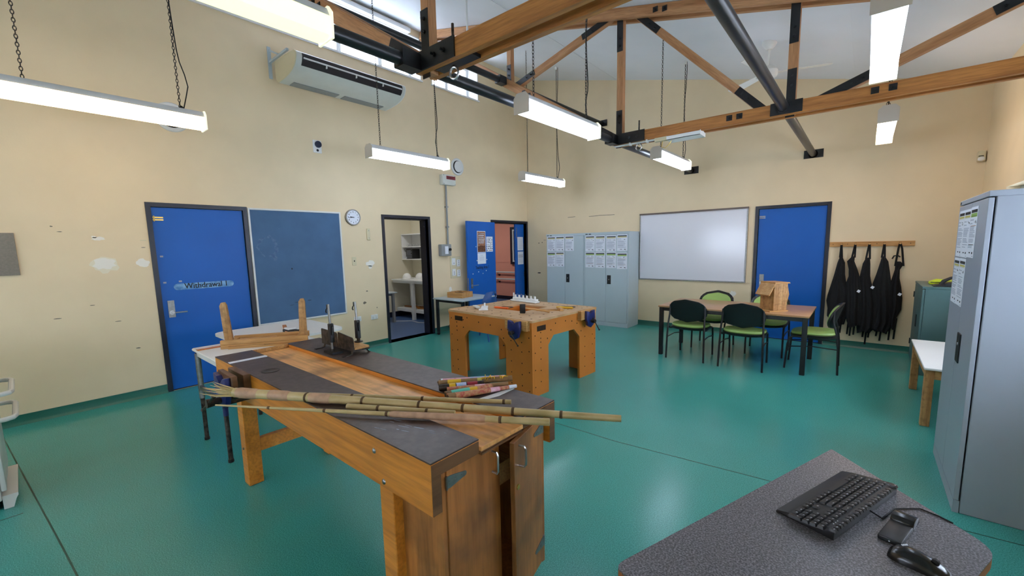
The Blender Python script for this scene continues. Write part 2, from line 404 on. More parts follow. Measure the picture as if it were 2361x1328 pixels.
# patches of filler and scuffs on the walls (thin skins)
def blob(o, u, v, rx, ry, seed, z=.0012, n=18):
    rnd = random.Random(seed); m = M(); o = Vector(o); u = Vector(u); v = Vector(v); nn = u.cross(v)
    ps = []
    for i in range(n):
        t = 2*math.pi*i/n; k = rnd.uniform(.75, 1.15); ps.append(o+u*rx*k*math.cos(t)+v*ry*k*math.sin(t)+nn*z)
    A = [m.bm.verts.new(p) for p in ps]; B = [m.bm.verts.new(p-nn*z*1.2) for p in ps]
    m._f(A); m._f(B[::-1])
    for i in range(n): m._f([A[i], A[(i+1)%n], B[(i+1)%n], B[i]])
    return m
X['scuff'] = mat('grey_scuff', '#6E685A', .8); X['ghost'] = mat('faded_felt', '#5F7C9C', .85, noise=(25, .3, '#48658C'))
X['fillhalo'] = mat('sanded_filler', '#E9DFC6', .7)
for y, z, rx, ry, s in ((.577,1.461,.088,.062,1),(.577,1.45,.105,.085,11),(.875,1.457,.055,.045,2),(.56,1.715,.05,.02,3),(.53,1.73,.02,.012,4),(3.59,1.322,.075,.05,5),(3.585,1.27,.03,.03,6),(5.23,.77,.04,.05,7)):
    obj('filler_patch', blob((XL, y, z), LU, LV, rx, ry, s, .0008 if s == 11 else .0014), 'fillhalo' if s == 11 else 'patch', wall_left)
for y, z, rx, ry, s in ((.2,.95,.03,.004,1),(1.0-.1,1.62,.02,.004,2),(.45,1.05,.02,.004,3),(.62,.86,.03,.004,4),(3.5,.9,.02,.01,5),(3.45,.72,.03,.02,6),(3.66,.62,.01,.01,7),(.75,.55,.02,.006,8),(.25,1.83,.012,.006,9),(.3,1.78,.02,.004,10)):
    obj('scuff', blob((XL, y, z), LU, LV, rx, ry, s+40, .0006, 10), 'scuff', wall_left)
wb = bpy.data.objects['wall_back']
for x, z, rx, ry, s in ((-5.56,1.60,.012,.012,1),(-5.47,1.61,.01,.012,2),(-5.40,1.66,.04,.004,3),(-5.56,.934,.05,.012,4),(-5.3,1.5,.03,.004,5),(-5.2,1.3,.03,.004,6),(-1.2+.0,2.4,.0,.0,0)):
    if rx: obj('scuff', blob((x, YB, z), BU, BV, rx, ry, s+60, .0006, 10), 'ink' if s in (1,2,4) else 'scuff', wb)
obj('filler_patch', blob((-1.614, YB, .685), BU, BV, .055, .045, 9), 'patch', wb)
for x0, x1, z0, z1 in ((-4.80,-4.62,2.118,2.122),(-4.3,-4.08,2.105,2.112),(-4.08,-3.74,2.112,2.108)):
    m = M(); m.hexa([(x0,YB-.001,z0-.004),(x1,YB-.001,z1-.004),(x1,YB+.01,z1-.004),(x0,YB+.01,z0-.004),(x0,YB-.001,z0+.003),(x1,YB-.001,z1+.003),(x1,YB+.01,z1+.003),(x0,YB+.01,z0+.003)]); obj('crack', m, 'ink', wb)
# ---------------------------------------------------------------- rooms beyond the doors
m = M(); m.box(-8.3, XL, 2.6, 6.05, -.12, 0); struct('floor_storeroom', m, 'floorb')
m = M(); m.box(-8.3, -8.1, 2.6, 6.05, 0, 2.7); struct('wall_storeroom_far', m, 'wallw')
m = M(); m.box(-8.3, XL-.2, 6.05, 6.15, 0, 2.7); struct('wall_storeroom_side', m, 'wallw')
m = M(); m.box(-8.3, XL-.2, 2.5, 2.6, 0, 2.7); struct('wall_storeroom_near', m, 'wallw')
m = M(); m.box(-8.3, XL-.2, 2.5, 6.15, 2.7, 2.8); struct('ceiling_storeroom', m, 'ceil')
m = M(); m.box(-8.1, XL-.2, 6.04, 6.05, 0, .12); m.box(-8.1, -8.09, 2.6, 6.04, 0, .12); struct('baseboard_storeroom', m, 'frame')
m = M(); m.box(-10.5, XL, 6.15, 9.25, -.12, 0); struct('floor_corridor', m, 'floorb')
m = M(); m.box(-10.5, XL-.2, 9.25, 9.4, 0, 2.7); wp = struct('wall_corridor', m, 'pink')
m = M(); m.box(-10.6, -8.3, 6.05, 6.15, 0, 2.7); struct('wall_corridor_left', m, 'pink')  # unseen wall, added to stop daylight leaking into the corridor
m = M(); m.box(-10.6, -10.5, 6.15, 9.4, 0, 2.7); struct('wall_corridor_end', m, 'pink')
m = M(); m.box(XL-.2, XL-.1, YB+.2, 9.4, 0, 2.7); struct('wall_corridor_right', m, 'pink')
m = M(); m.box(-10.6, XL-.2, 6.15, 9.4, 2.7, 2.8); struct('ceiling_corridor', m, 'ceil')
m = M(); m.box(-10.5, XL-.2, 9.235, 9.25, 0, .1); struct('baseboard_corridor', m, 'frame')
m = M(); m.box(-9.9, -7.72, 9.238, 9.25, 1.08, 1.105); struct('trim_1', m, 'pink')
wn = sroot('window_1', (-7.2, 9.24, 1.1))
m = M(); m.box(-7.72, -7.65, 9.19, 9.25, 1.03, 2.08); m.box(-6.3, -6.23, 9.19, 9.25, 1.03, 2.08); m.box(-7.65, -6.3, 9.19, 9.25, 1.03, 1.1); m.box(-7.65, -6.3, 9.19, 9.25, 2.01, 2.08); obj('window_frame', m, 'frame', wn)
m = M(); m.box(-7.65, -7.6, 9.2, 9.25, 1.1, 2.01); m.box(-7.6, -6.3, 9.2, 9.25, 1.1, 1.14); m.box(-7.6, -6.3, 9.2, 9.25, 1.97, 2.01); obj('sash', m, 'greym', wn)
m = M(); m.box(-7.6, -6.3, 9.225, 9.24, 1.14, 1.97); obj('pane', m, 'dglass', wn)
for z, lb in ((.80, 'upper grey handrail on the pink corridor wall'), (.60, 'lower grey handrail on the pink corridor wall')):
    t = thing('handrail', lb, 'handrail', (-7.8, 9.2, z), group='corridor handrails')
    m = M(); m.tube([(-9.4, 9.17, z), (-6.3, 9.17, z)], .019, 10); obj('rail', m, 'greym', t)
    for x in (-8.2, -7.35, -6.6):
        m = M(); m.tube([(x, 9.245, z-.09), (x, 9.2, z-.09), (x, 9.17, z-.06), (x, 9.17, z-.01)], .008, 6); m.cyl((x, 9.25, z-.09), (x, 9.24, z-.09), .03, n=12); obj('bracket', m, 'blacks', t)
for nm, lb, c, r in (('corridor', 'unseen ceiling panel added to light the pink corridor', (-8.2, 7.6, 2.7), .3), ('storeroom', 'unseen ceiling panel added to light the storeroom', (-7.0, 4.9, 2.7), .3)):  # unseen glowing panels, added to brighten the rooms beyond the doors
    t = thing('added_light_panel', lb, 'light', c)
    m = M(); m.box(c[0]-.32, c[0]+.32, c[1]-.17, c[1]+.17, 2.64, 2.7); obj('housing', m, 'white', t)
    m = M(); m.box(c[0]-.3, c[0]+.3, c[1]-.15, c[1]+.15, 2.63, 2.645); obj('diffuser', m, 'tubec' if nm == 'corridor' else 'tubes', t)
# ---------------------------------------------------------------- doors
def lever(root, o, u, v, side, extra=0):
    """steel back plate with lever, on a leaf child"""
    m = M(); m.panel(Vector(o)-Vector(u)*.03-Vector(v)*.085, u, v, .06, .19, .006)
    F = frame(o, u, v); q = lambda a, b, c: F @ Vector((a, b, c))
    k = obj('lock_plate', m, 'steel', root)
    m = M(); m.tube([q(0,-.03,.0), q(0,-.03,.045), q(.012*side,-.03,.055), q(.13*side,-.03,.055)], .0085, 10); m.cyl(q(0,-.03,.004), q(0,-.03,.012), .024); obj('handle', m, 'chrome', k)
def jambs(root, u0, u1, top, P, w=.046, d=.13):
    """pressed steel frame round an opening: P(u, v, n) n = out of the wall"""
    m = M()
    for a, b, c, e in ((u0-w, u0, 0, top+w), (u1, u1+w, 0, top+w), (u0, u1, top, top+w)):
        for n0, n1, s in ((-d, .014, 0), ):
            p = [P(a,c,n0), P(b,c,n0), P(b,e,n0), P(a,e,n0), P(a,c,n1), P(b,c,n1), P(b,e,n1), P(a,e,n1)]; m.hexa(p)
    for a, b, c, e in ((u0, u0+.014, 0, top), (u1-.014, u1, 0, top), (u0, u1, top-.014, top)):
        m.hexa([P(a,c,-d), P(b,c,-d), P(b,e,-d), P(a,e,-d), P(a,c,-.06), P(b,c,-.06), P(b,e,-.06), P(a,e,-.06)])
    return obj('door_frame', m, 'frame', root)
PL = lambda u, v, n: (XL+n, u, v)
PB = lambda u, v, n: (u, YB-n, v)
# door 1 : closed, nameplate
d = sroot('door_1', (XL, 1.44, 0)); jambs(d, D1[0], D1[1], D1[3], PL)
m = M(); m.box(XL-.055, XL-.015, D1[0]+.004, D1[1]-.004, .012, D1[3]-.004); lf = obj('leaf', m, 'blue', d)
lever(lf, (XL-.015, 1.075, .92), LU, LV, 1)
m = M(); m.box(XL-.055, XL-.016, D1[0]+.004, D1[1]-.004, .0, .02); obj('threshold_strip', m, 'frame', d)
m = M(); pts = []
y0, y1, zz, hh = 1.118, 1.708, 1.172, .036
for i in range(9): t = math.pi/2+math.pi*i/8; pts.append((y0+.036+.036*math.cos(t), zz+hh*math.sin(t)))
for i in range(9): t = -math.pi/2+math.pi*i/8; pts.append((y1-.036+.036*math.cos(t), zz+hh*math.sin(t)))
m.prism(pts, 0, XL-.016, XL-.012); np_ = obj('nameplate', m, 'plate', lf)
m = M(); m.text('Withdrawal 1', .088, frame((XL-.0115, 1.432, zz+.002), LU, LV), bold=.0012, sx=.88); obj('lettering', m, 'ink', np_)
m = M(); m.box(XL-.016, XL-.008, D1[0]+.01, D1[0]+.1, 1.91, 1.925); m.box(XL-.016, XL-.008, D1[0]+.01, D1[0]+.1, 1.935, 1.95); m.cyl((XL-.008, D1[0]+.02, 1.9), (XL-.008, D1[0]+.02, 1.96), .006, n=8); obj('door_bolt', m, 'brass', lf)
for y, z in ((1.03, 1.51), (1.03, 1.22), (1.17, 1.225)):
    m = M(); m.panel((XL-.015, y, z), LU, LV, .028, .018, .001); obj('tape_scrap', m, 'grey', lf)
# door 2 : open doorway
d = sroot('door_2', (XL, 4.32, 0)); jambs(d, D2[0], D2[1], D2[3], PL, d=.21)
m = M(); m.cyl((XL-.08, D2[1]-.016, 1.92), (XL-.08, D2[1]-.026, 1.92), .006); m.box(XL-.1, XL-.06, D2[0]+.012, D2[0]+.022, .95, 1.03); obj('strike_plate', m, 'steel', d)
# door 3 : wide leaf open against the wall, narrow leaf closed
d = sroot('door_3', (XL, 7.0, 0)); jambs(d, D3[0], D3[1], D3[3], PL, d=.21)
hy, hx = 6.43, XL+.035; ang = math.atan2(.105, .885)
u = Vector((-math.sin(ang), math.cos(ang), 0)); o0 = Vector((hx, hy, 0))-u*.895
m = M(); m.panel(o0+Vector((0,0,.012)), u, LV, .895, 2.022, .04); lf = obj('leaf', m, 'blue', d)
fo = o0+u.cross(Vector(LV))*.04
def onleaf(y, z): return fo+u*(y-5.57)*1.0+Vector((0,0,z))
lever(lf, onleaf(5.66, .84), u, LV, 1)
m = M(); q = o0+u.cross(Vector(LV))*.02; m.panel(q+Vector((0,0,.72))-u*.003, u.cross(Vector(LV)), LV, .018, .24, .004); obj('edge_plate', m, 'steel', lf)
def sheet(name, lf_, o, u_, w_, h_, parts, mats, z=.0012):
    m = M(); m.mi = 0; m.panel(o, u_, LV, w_, h_, z)
    U = Vector(u_); V = Vector(LV)
    for mi, a, b, c, e in parts: m.mi = mi; m.quad(o, U, V, a*w_, b*w_, c*h_, e*h_, z+.0004)
    return m
X['photo'] = mat('brown_collage_print', '#7E4635', .6, noise=(28, .5, '#B98A6C', 4)); X['photob'] = mat('dark_collage_print', '#3A1F1C', .6, noise=(40, .6, '#C87858', 4))
pp = [(1,.04,.96,.03,.97), (2,.04,.96,.03,.32)]+[(3,.12+.03*(i%2),.88-.05*(i%3),.86-.085*i,.90-.085*i) for i in range(6)]
tag(obj('poster', sheet('poster', lf, onleaf(5.86, 1.432), u, .275, .42, pp, None), ['paper','photo','photob','paper']), 'tall brown collage poster with pale wording on the open blue door', 'poster', 'sheets on the open blue door')
rr = random.Random(3)
pp = [(1,.2,.8,.88,.90)]+[(1, a/5+.03, a/5+.03+rr.uniform(.02,.13), .18+b*.14, .18+b*.14+rr.uniform(.02,.1)) for a in range(5) for b in range(5)]+[(2,.4,.92,.06,.10),(1,.05,.14,.05,.13)]
tag(obj('poster', sheet('poster', lf, onleaf(6.16, 1.445), u, .215, .30, pp, None), ['paper','ink','orange']), 'white sheet of small black tool pictures beside the collage poster', 'poster', 'sheets on the open blue door')
pp = [(1,.35,.65,.78,.80)]+[(1,.22,.78,.62-.09*i,.635-.09*i) for i in range(4)]
tag(obj('poster', sheet('poster', lf, onleaf(5.862, 1.212), u, .27, .212, pp, None), ['paper','grey']), 'plain white notice below the collage poster on the blue door', 'poster', 'sheets on the open blue door')
m = M(); F0 = onleaf(5.73, 1.105); m.panel(F0, u, LV, .56, .075, .003); np_ = obj('nameplate', m, 'blue', lf)
m = M(); m.text('Teaching Area 1', .085, frame(onleaf(6.005, 1.143)+u.cross(Vector(LV))*.0035, u, LV), bold=.0015, sx=.78); obj('lettering', m, 'navy', np_)
for y, z in ((5.82,1.55),(5.84,1.28),(6.16,1.29),(5.70,1.03),(5.88,1.06),(6.02,1.02),(6.13,1.07)):
    m = M(); c_ = onleaf(y, z); n_ = u.cross(Vector(LV)); m.cyl(c_, c_+n_*.002, .011, n=8); obj('tack_spot', m, 'patch', lf)
m = M(); m.box(XL-.1, XL-.06, 7.265, D3[1]-.018, .012, D3[3]-.016); lf2 = obj('narrow_leaf', m, 'blue', d)
m = M(); m.box(XL-.06, XL-.056, 7.29, 7.31, 1.72, 1.95); obj('flush_bolt', m, 'steel', lf2)
for z in (1.55, .9):
    m = M(); m.box(XL-.062, XL-.05, D3[1]-.03, D3[1]-.014, z-.05, z+.05); obj('hinge', m, 'steel', lf2)
LN = [(1,.1,.9,.9-.075*i,.91-.075*i) for i in range(11)]
tag(obj('notice', sheet('n', lf2, (XL-.06, 7.33, 1.445), LU, .2, .30, LN, None), ['paper','grey']), 'upper white notice on the narrow blue door leaf', 'notice', 'notices on the narrow leaf')
tag(obj('notice', sheet('n', lf2, (XL-.06, 7.335, 1.13), LU, .2, .29, LN[2:]+[(2,.05,.95,.70,.72),(2,.05,.95,.58,.6)], None), ['paper','grey','ink']), 'lower white notice with dark rules on the narrow blue door leaf', 'notice', 'notices on the narrow leaf')
# door 4 : closed, back wall
d = sroot('door_4', (-.87, YB, 0)); jambs(d, D4[0], D4[1], D4[3], PB)
m = M(); m.box(D4[0]+.004, D4[1]-.004, YB+.015, YB+.055, .012, D4[3]-.004); lf = obj('leaf', m, 'blue', d)
lever(lf, (-1.22, YB+.015, .91), BU, BV, 1)
m = M(); m.box(D4[0]+.01, D4[0]+.09, YB+.008, YB+.016, 1.885, 1.9); m.box(D4[0]+.01, D4[0]+.09, YB+.008, YB+.016, 1.91, 1.925); obj('door_bolt', m, 'steel', lf)
m = M(); m.box(D4[0], D4[1], YB+.012, YB+.05, 0, .012); obj('threshold_strip', m, 'frame', d)
# ---------------------------------------------------------------- windows
def window(n, lo, hi, zb, zt, splits, P, mt='trim', depth=.07, nb=-.16, reveal=False):
    """P(u, v, n) ; n=0 at the room face, negative into the wall"""
    r = sroot('window_%d' % n, P((lo+hi)/2, zb, -.1)); w_ = .05
    def bx(m, a, b, c, e, n0, n1): m.hexa([P(a,c,n0), P(b,c,n0), P(b,e,n0), P(a,e,n0), P(a,c,n1), P(b,c,n1), P(b,e,n1), P(a,e,n1)])
    m = M()
    for a, b, c, e in ((lo,lo+w_,zb,zt),(hi-w_,hi,zb,zt),(lo+w_,hi-w_,zb,zb+w_),(lo+w_,hi-w_,zt-w_,zt)): bx(m, a, b, c, e, nb, nb+depth)
    obj('window_frame', m, mt, r)
    ed = [lo+w_]+splits+[hi-w_]
    for s_ in splits:
        m = M(); bx(m, s_-.035, s_+.035, zb+w_, zt-w_, nb, nb+depth); bx(m, s_-.008, s_+.008, zb+w_, zt-w_, nb+depth, nb+depth+.01); obj('mullion', m, mt, r)
    for a, b in zip(ed, ed[1:]):
        m = M(); bx(m, a+.001, b-.001, zb+w_, zt-w_, nb+.03, nb+.036); obj('pane', m, 'glass', r)
    m = M(); bx(m, lo-.03, hi+.03, zb-.025, zb, nb, .02); obj('window_sill', m, mt, r)
    if reveal:
        for a, b, c, e in ((lo-.012, lo+.004, zb, zt), (hi-.004, hi+.012, zb, zt), (lo-.012, hi+.012, zt-.004, zt+.012), (lo-.012, hi+.012, zb-.012, zb+.004)):
            m = M(); bx(m, a, b, c, e, nb, .002); obj('reveal_lining', m, 'trim', r)
window(2, W1[0], W1[1], W1[2], W1[3], [1.9, 2.7, 3.45, 4.15], PL, nb=-.33, reveal=True)
window(3, W2[0], W2[1], W2[2], W2[3], [5.56], PL, nb=-.33, reveal=True)
PR = lambda u, v, n: (XR-n, u, v)
for i, q in enumerate(RW): window(4+i, q[0], q[1], q[2], q[3], [q[0]+(q[1]-q[0])*k/3 for k in (1,2)], PR, 'greym')
PF = lambda u, v, n: (u, YF+n, v)
for i, q in enumerate(FW): window(7+i, q[0], q[1], q[2], q[3], [(q[0]+q[1])/2], PF, 'greym')
m = M(); m.box(XL, XL+.09, -1.0, 4.52, 5.0, 5.06); struct('trim_2', m, 'trim')
# ---------------------------------------------------------------- roof trusses
def member(name, root, a, b, y0, y1, dep, mt, ext0=0, ext1=0):
    """timber in the truss plane from a=(x,z) to b, between y0 and y1; own axis along local X"""
    a = Vector((a[0], (y0+y1)/2, a[1])); b = Vector((b[0], (y0+y1)/2, b[1])); d = (b-a); L = d.length; d.normalize()
    t = (y1-y0)/2; m = M(); m.box(-ext0, L+ext1, -t, t, -dep/2, dep/2, .003, 1)
    o = obj(name, m, mt); W = Matrix.Translation(a) @ Matrix.Rotation(-math.atan2(d.z, d.x), 4, 'Y')
    o.parent = root; o.matrix_parent_inverse = Matrix.Identity(4); o.matrix_basis = WM[root].inverted() @ W; WM[o] = W; return o
def hexbolt(m, c, n, r=.013, L=.02, nut=True):
    c = Vector(c); n = Vector(n); m.cyl(c, c+n*L*.55, r, n=6); m.cyl(c+n*L*.5, c+n*L*1.3, r*.5, n=8)
def truss(Y, label, full):
    r = thing('roof_truss', label, 'truss', (-2.335, Y+.08, 2.7), group='timber roof trusses')
    A, C, Bn = (-2.335, 2.76), (-.64, 2.76), (-4.03, 2.76+.64*1.695)
    yf, yb = Y, Y+.165; yi0, yi1 = Y+.047, Y+.118
    end = (XR-.002, 2.735); wallp = (XL+.004, 2.76+.64*(XL+.004-A[0])*-1)
    tl = lambda x: zc(x)-.062*1.03
    for y0, y1 in ((yf, yf+.045), (yb-.045, yb)):
        member('bottom_chord_plank', r, A, end, y0, y1, .115, 'truss', ext0=.03)
        member('raking_chord_plank', r, A, (XL+.06, 2.76+.64*(A[0]-XL-.06)), y0, y1, .115, 'trussp', ext0=.03)
        member('top_chord_plank', r, (XL+.02, tl(XL+.02)), (XR-.02, tl(XR-.02)), y0, y1, .115, 'trussp')
    web = [('post', (A[0]+.03, 2.70), (A[0]+.03, tl(A[0]))), ('post', (C[0]+.03, 2.70), (C[0]+.03, tl(C[0]))), ('post', (Bn[0]+.05, Bn[1]-.05), (Bn[0]+.05, tl(Bn[0]))),
           ('brace', (-2.42, tl(-2.4)-.0), (-3.92, 3.755)), ('brace', (-2.14, tl(-2.2)+.0), (-.78, 2.74)), ('brace', (-.42, 2.77), (.98, tl(.98)-.01))]
    for nm, a, b in web:
        w_ = member(nm, r, a, b, yi0, yi1, .075, 'trussp')
        va, vb = Vector((a[0], 0, a[1])), Vector((b[0], 0, b[1])); L = (vb-va).length; d = (vb-va)/L
        for p, s in ((va, 1), (vb, -1)):
            lo, hi = .055, .40 if L > 1.0 else .28
            W = Matrix.Translation((p.x, yi0, p.z)) @ Matrix.Rotation(-math.atan2(d.z*s, d.x*s), 4, 'Y')
            m = M(); m.box(lo-.08, hi, -.006, 0, -.036, .036); m.xf(W); pl = obj('steel_plate', m, 'blacks', r)
            for q in (hi-.06, hi-.14):
                m = M(); hexbolt(m, W @ Vector((q, -.006, 0)), (0,-1,0)); obj('bolt', m, 'blacks', pl)
    # node plates, washers
    for x, s in ((A[0], 1), (A[0], -1)):
        ang = 0 if s == 1 else math.atan(.64)
        W = Matrix.Translation((x, yf, A[1])) @ (Matrix.Rotation(0, 4, 'Y') if s == 1 else Matrix.Rotation(ang, 4, 'Y'))
        m = M(); m.box(*((-.01, .36) if s == 1 else (-.36, .01)), -.01, 0, -.058, .062); m.xf(W); pl = obj('node_plate', m, 'blacks', r)
        for q in (.18, .27):
            m = M(); hexbolt(m, W @ Vector((q*s, -.01, 0)), (0,-1,0), .015, .03); obj('bolt', m, 'blacks', pl)
    m = M(); m.box(C[0]-.12, C[0]+.13, yf-.01, yf, C[1]-.06, C[1]+.05); obj('node_plate', m, 'blacks', r)
    ck = math.hypot(1, .64)
    for x, z in ((-1.11, 2.76), (-1.02, 2.76), (-.02, 2.755), (.09, 2.755), (-3.69, 2.76+.64*1.355), (-3.60, 2.76+.64*1.265), (-1.88, tl(-1.88)), (-1.78, tl(-1.78))):
        m = M(); m.box(x-.026, x+.026, yf-.006, yf, z-.026, z+.026); hexbolt(m, (x, yf-.006, z), (0,-1,0), .012, .02); obj('washer_plate', m, 'blacks', r)
    # lifting eye under the bottom chord and its rod
    x = A[0]+.26; m = M(); m.cyl((x, yf+.08, 2.69), (x, yf+.08, 2.95), .009, n=8); obj('eye_rod', m, 'rust', r)
    m = M(); m.loop((x, yf+.08, 2.655), (1,.3,0), (0,0,1), .03, .035, .008, 18, 8); obj('eye_ring', m, 'chrome', r)
    m = M(); m.box(x-.14, x+.2, yf+.045, yb-.045, 2.70, 2.72); obj('packer_plate', m, 'blacks', r)
    return r
T1 = truss(1.87, 'nearest timber truss, crossing above the foreground workbench', True)
T2 = truss(4.75, 'farther timber truss, crossing in front of the whiteboard wall', True)
def pipe(x, z, segs, label):
    t = thing('tie_pipe', label, 'pipe', (x, YB, z), group='steel tie pipes')
    for a, b in segs:
        m = M(); m.cyl((x, a, z), (x, b, z), .041, n=24); obj('pipe_length', m, 'pipe', t)
        m = M(); m.box(x-.05, x+.05, b-.14, b, z-.05, z+.05) if abs(b-YB) > .3 and x < -1 else m.cyl((x, b-.012, z), (x, b, z), .055, n=16); obj('socket', m, 'blacks', t)
    m = M(); m.box(x-.11, x+.12, YB-.012, YB, z-.055, z+.06); obj('wall_plate', m, 'blacks', t)
    return t
pipe(-2.339, 2.752, [(-3.55, 1.858), (2.037, 4.738), (4.917, YB)], 'dark steel tie pipe along the ceiling lamps, ending behind the ballast tray lamp')
pipe(-.655, 2.765, [(-3.55, 1.858), (2.037, 4.738), (4.917, YB)], 'dark steel tie pipe crossing above the dining table to the back wall')
pipe(-4.03, 3.85, [(-3.55, 1.86), (2.045, 4.74), (4.925, YB)], 'highest dark steel tie pipe, along the clerestory windows')
# conduit along the farther truss and ballast tray
m = M(); m.tube([(-3.9, 4.77, 3.71), (-2.40, 4.77, 2.735), (-2.335, 4.77, 2.69), (-2.25, 4.77, 2.69), (-1.78, 4.77, 2.69)], .011, 8)
for x in (-3.3, -2.9, -2.15, -1.95): m.box(x-.01, x+.01, 4.745, 4.79, (2.672 if x > -2.3 else 2.70+.64*(-2.335-x)-.04), (2.703 if x > -2.3 else 2.70+.64*(-2.335-x)+.01))
solo('conduit', m, 'whitem', 'thin white conduit clipped under the farther truss', 'conduit', (-2.3, 4.77, 2.7))
t = thing('ballast_tray', 'white metal ballast tray with loose wires under the farther truss', 'tray', (-1.6, 4.83, 2.66))
m = M(); m.box(-1.72, -1.38, 4.74, 4.92, 2.655, 2.66); m.box(-1.72, -1.38, 4.74, 4.745, 2.655, 2.695); m.box(-1.72, -1.38, 4.915, 4.92, 2.655, 2.695); m.box(-1.38, -1.375, 4.74, 4.92, 2.655, 2.702); m.box(-1.725, -1.72, 4.74, 4.92, 2.655, 2.695); obj('tray', m, 'white', t)
m = M(); m.box(-1.86, -1.725, 4.75, 4.8, 2.66, 2.70); obj('junction_box', m, 'beige', t)
m = M(); m.box(-1.66, -1.45, 4.78, 4.86, 2.66, 2.685); obj('ballast', m, 'blacks', t)
m = M(); m.tube([(-1.78, 4.78, 2.66), (-1.79, 4.78, 2.60), (-1.75, 4.78, 2.585), (-1.71, 4.79, 2.62), (-1.69, 4.8, 2.657)], .004, 6); m.tube([(-1.7, 4.76, 2.69), (-1.6, 4.75, 2.71), (-1.5, 4.77, 2.69)], .003, 6); obj('loose_wire', m, 'brass', t)
m = M(); m.cyl((-4.05, 4.06, 3.9), (-4.05, 4.06, zc(-4.05)), .012, n=8); solo('drop_conduit', m, 'whitem', 'thin white conduit dropping from the ceiling behind the nearest truss', 'conduit', (-4.05, 4.06, 4.6))
# ---------------------------------------------------------------- fluorescent battens
def chain(m, x, y, z0, z1, link=.034):
    n = max(2, int((z1-z0)/(link*.78)))
    st = (z1-z0)/n
    for i in range(n):
        u_ = (1,0,0) if i % 2 else (0,1,0)
        m.loop((x, y, z0+st*(i+.5)), u_, (0,0,1), .0085, link*.5, .003, 8, 4)
def lamp(xc, y0, y1, label, glow='tubew', dz=0.0):
    t = thing('batten_lamp', label, 'lamp', (xc, (y0+y1)/2, 2.64+dz), group='hanging fluorescent battens')
    hw = .073
    m = M(); m.prism([(xc-hw*.92, 2.742+dz), (xc+hw*.92, 2.742+dz), (xc+hw*.55, 2.79+dz), (xc+.02, 2.80+dz), (xc-.02, 2.80+dz), (xc-hw*.55, 2.79+dz)], 1, y0+.004, y1-.004); obj('housing', m, 'whitem', t)
    m = M(); m.prism([(xc-hw*.9, 2.655+dz), (xc-hw*.35, 2.645+dz), (xc+hw*.35, 2.645+dz), (xc+hw*.9, 2.655+dz), (xc+hw, 2.742+dz), (xc-hw, 2.742+dz)], 1, y0+.006, y1-.012); obj('diffuser', m, glow, t)
    m = M(); m.prism([(xc-hw*1.05, 2.642+dz), (xc+hw*1.05, 2.642+dz), (xc+hw*1.08, 2.765+dz), (xc+hw*.6, 2.802+dz), (xc-hw*.6, 2.802+dz), (xc-hw*1.08, 2.765+dz)], 1, y0, y0+.006); obj('end_cap', m, 'cap', t)
    m = M(); m.prism([(xc-hw*1.0, 2.642+dz), (xc+hw*1.0, 2.642+dz), (xc+hw*1.04, 2.765+dz), (xc+hw*.6, 2.802+dz), (xc-hw*.6, 2.802+dz), (xc-hw*1.04, 2.765+dz)], 1, y1-.012, y1); obj('lens_end', m, 'endglow', t)
    for y in (y0+.17, y1-.17):
        m = M(); chain(m, xc, y, 2.80+dz, zc(xc)); obj('chain', m, 'rust', t)
    rnd = random.Random(int(y0*100+xc*10)); y = y1-.15; pts = []
    zt = zc(xc); s = -1 if rnd.random() < .5 else 1
    for i in range(22):
        k = i/21; pts.append((xc+.008+.006*math.sin(9*k), y+.012*math.sin(7*k+1)+s*.05*math.exp(-((k-.10)/.07)**2)-.012*(1-k), 2.803+dz+(zt-2.803-dz)*k))
    m = M(); m.tube(pts, .0048, 6); obj('supply_cable', m, 'rubber', t)
    m = M(); m.lathe([(.018, 0), (.016, .012), (.008, .02)], (xc+.006, y-.012, 2.80+dz), n=10); obj('cable_gland', m, 'rubber', t)
    m = M(); m.box(xc-.014, xc+.014, y1-.19, y1-.15, zt-.05, zt+.003); obj('ceiling_hook', m, 'white', t)
    return t
lamp(-4.615, .0, 1.24, 'nearest lamp of the window side row, at the left picture edge', 'tubel')
lamp(-4.615, 2.885, 4.125, 'middle lamp of the window side row, left of the round vent')
lamp(-4.50, 5.70, 6.94, 'farthest lamp of the window side row, above the open blue door')
lamp(-2.18, -.07, 1.165, 'yellow tinted lamp nearest the camera, above the foreground workbench', 'tubey', -.035)
lamp(-2.18, 2.77, 3.97, 'white lamp just in front of the farther truss, middle row', 'tubew', -.035)
lamp(-2.17, 5.595, 6.835, 'lamp hanging below the ballast tray, near the back wall')
lamp(.02, 2.88, 4.12, 'pale blue lamp at upper right, before the farther truss')
lamp(.09, 5.545, 6.785, 'lamp near the back right corner, behind the farther truss', 'tubep')
# lamps of the same rows behind the camera
lamp(-2.15, -3.0, -1.76, 'lamp of the middle row behind the camera'); lamp(-4.6, -3.0, -1.76, 'lamp of the window side row behind the camera', 'tubel')
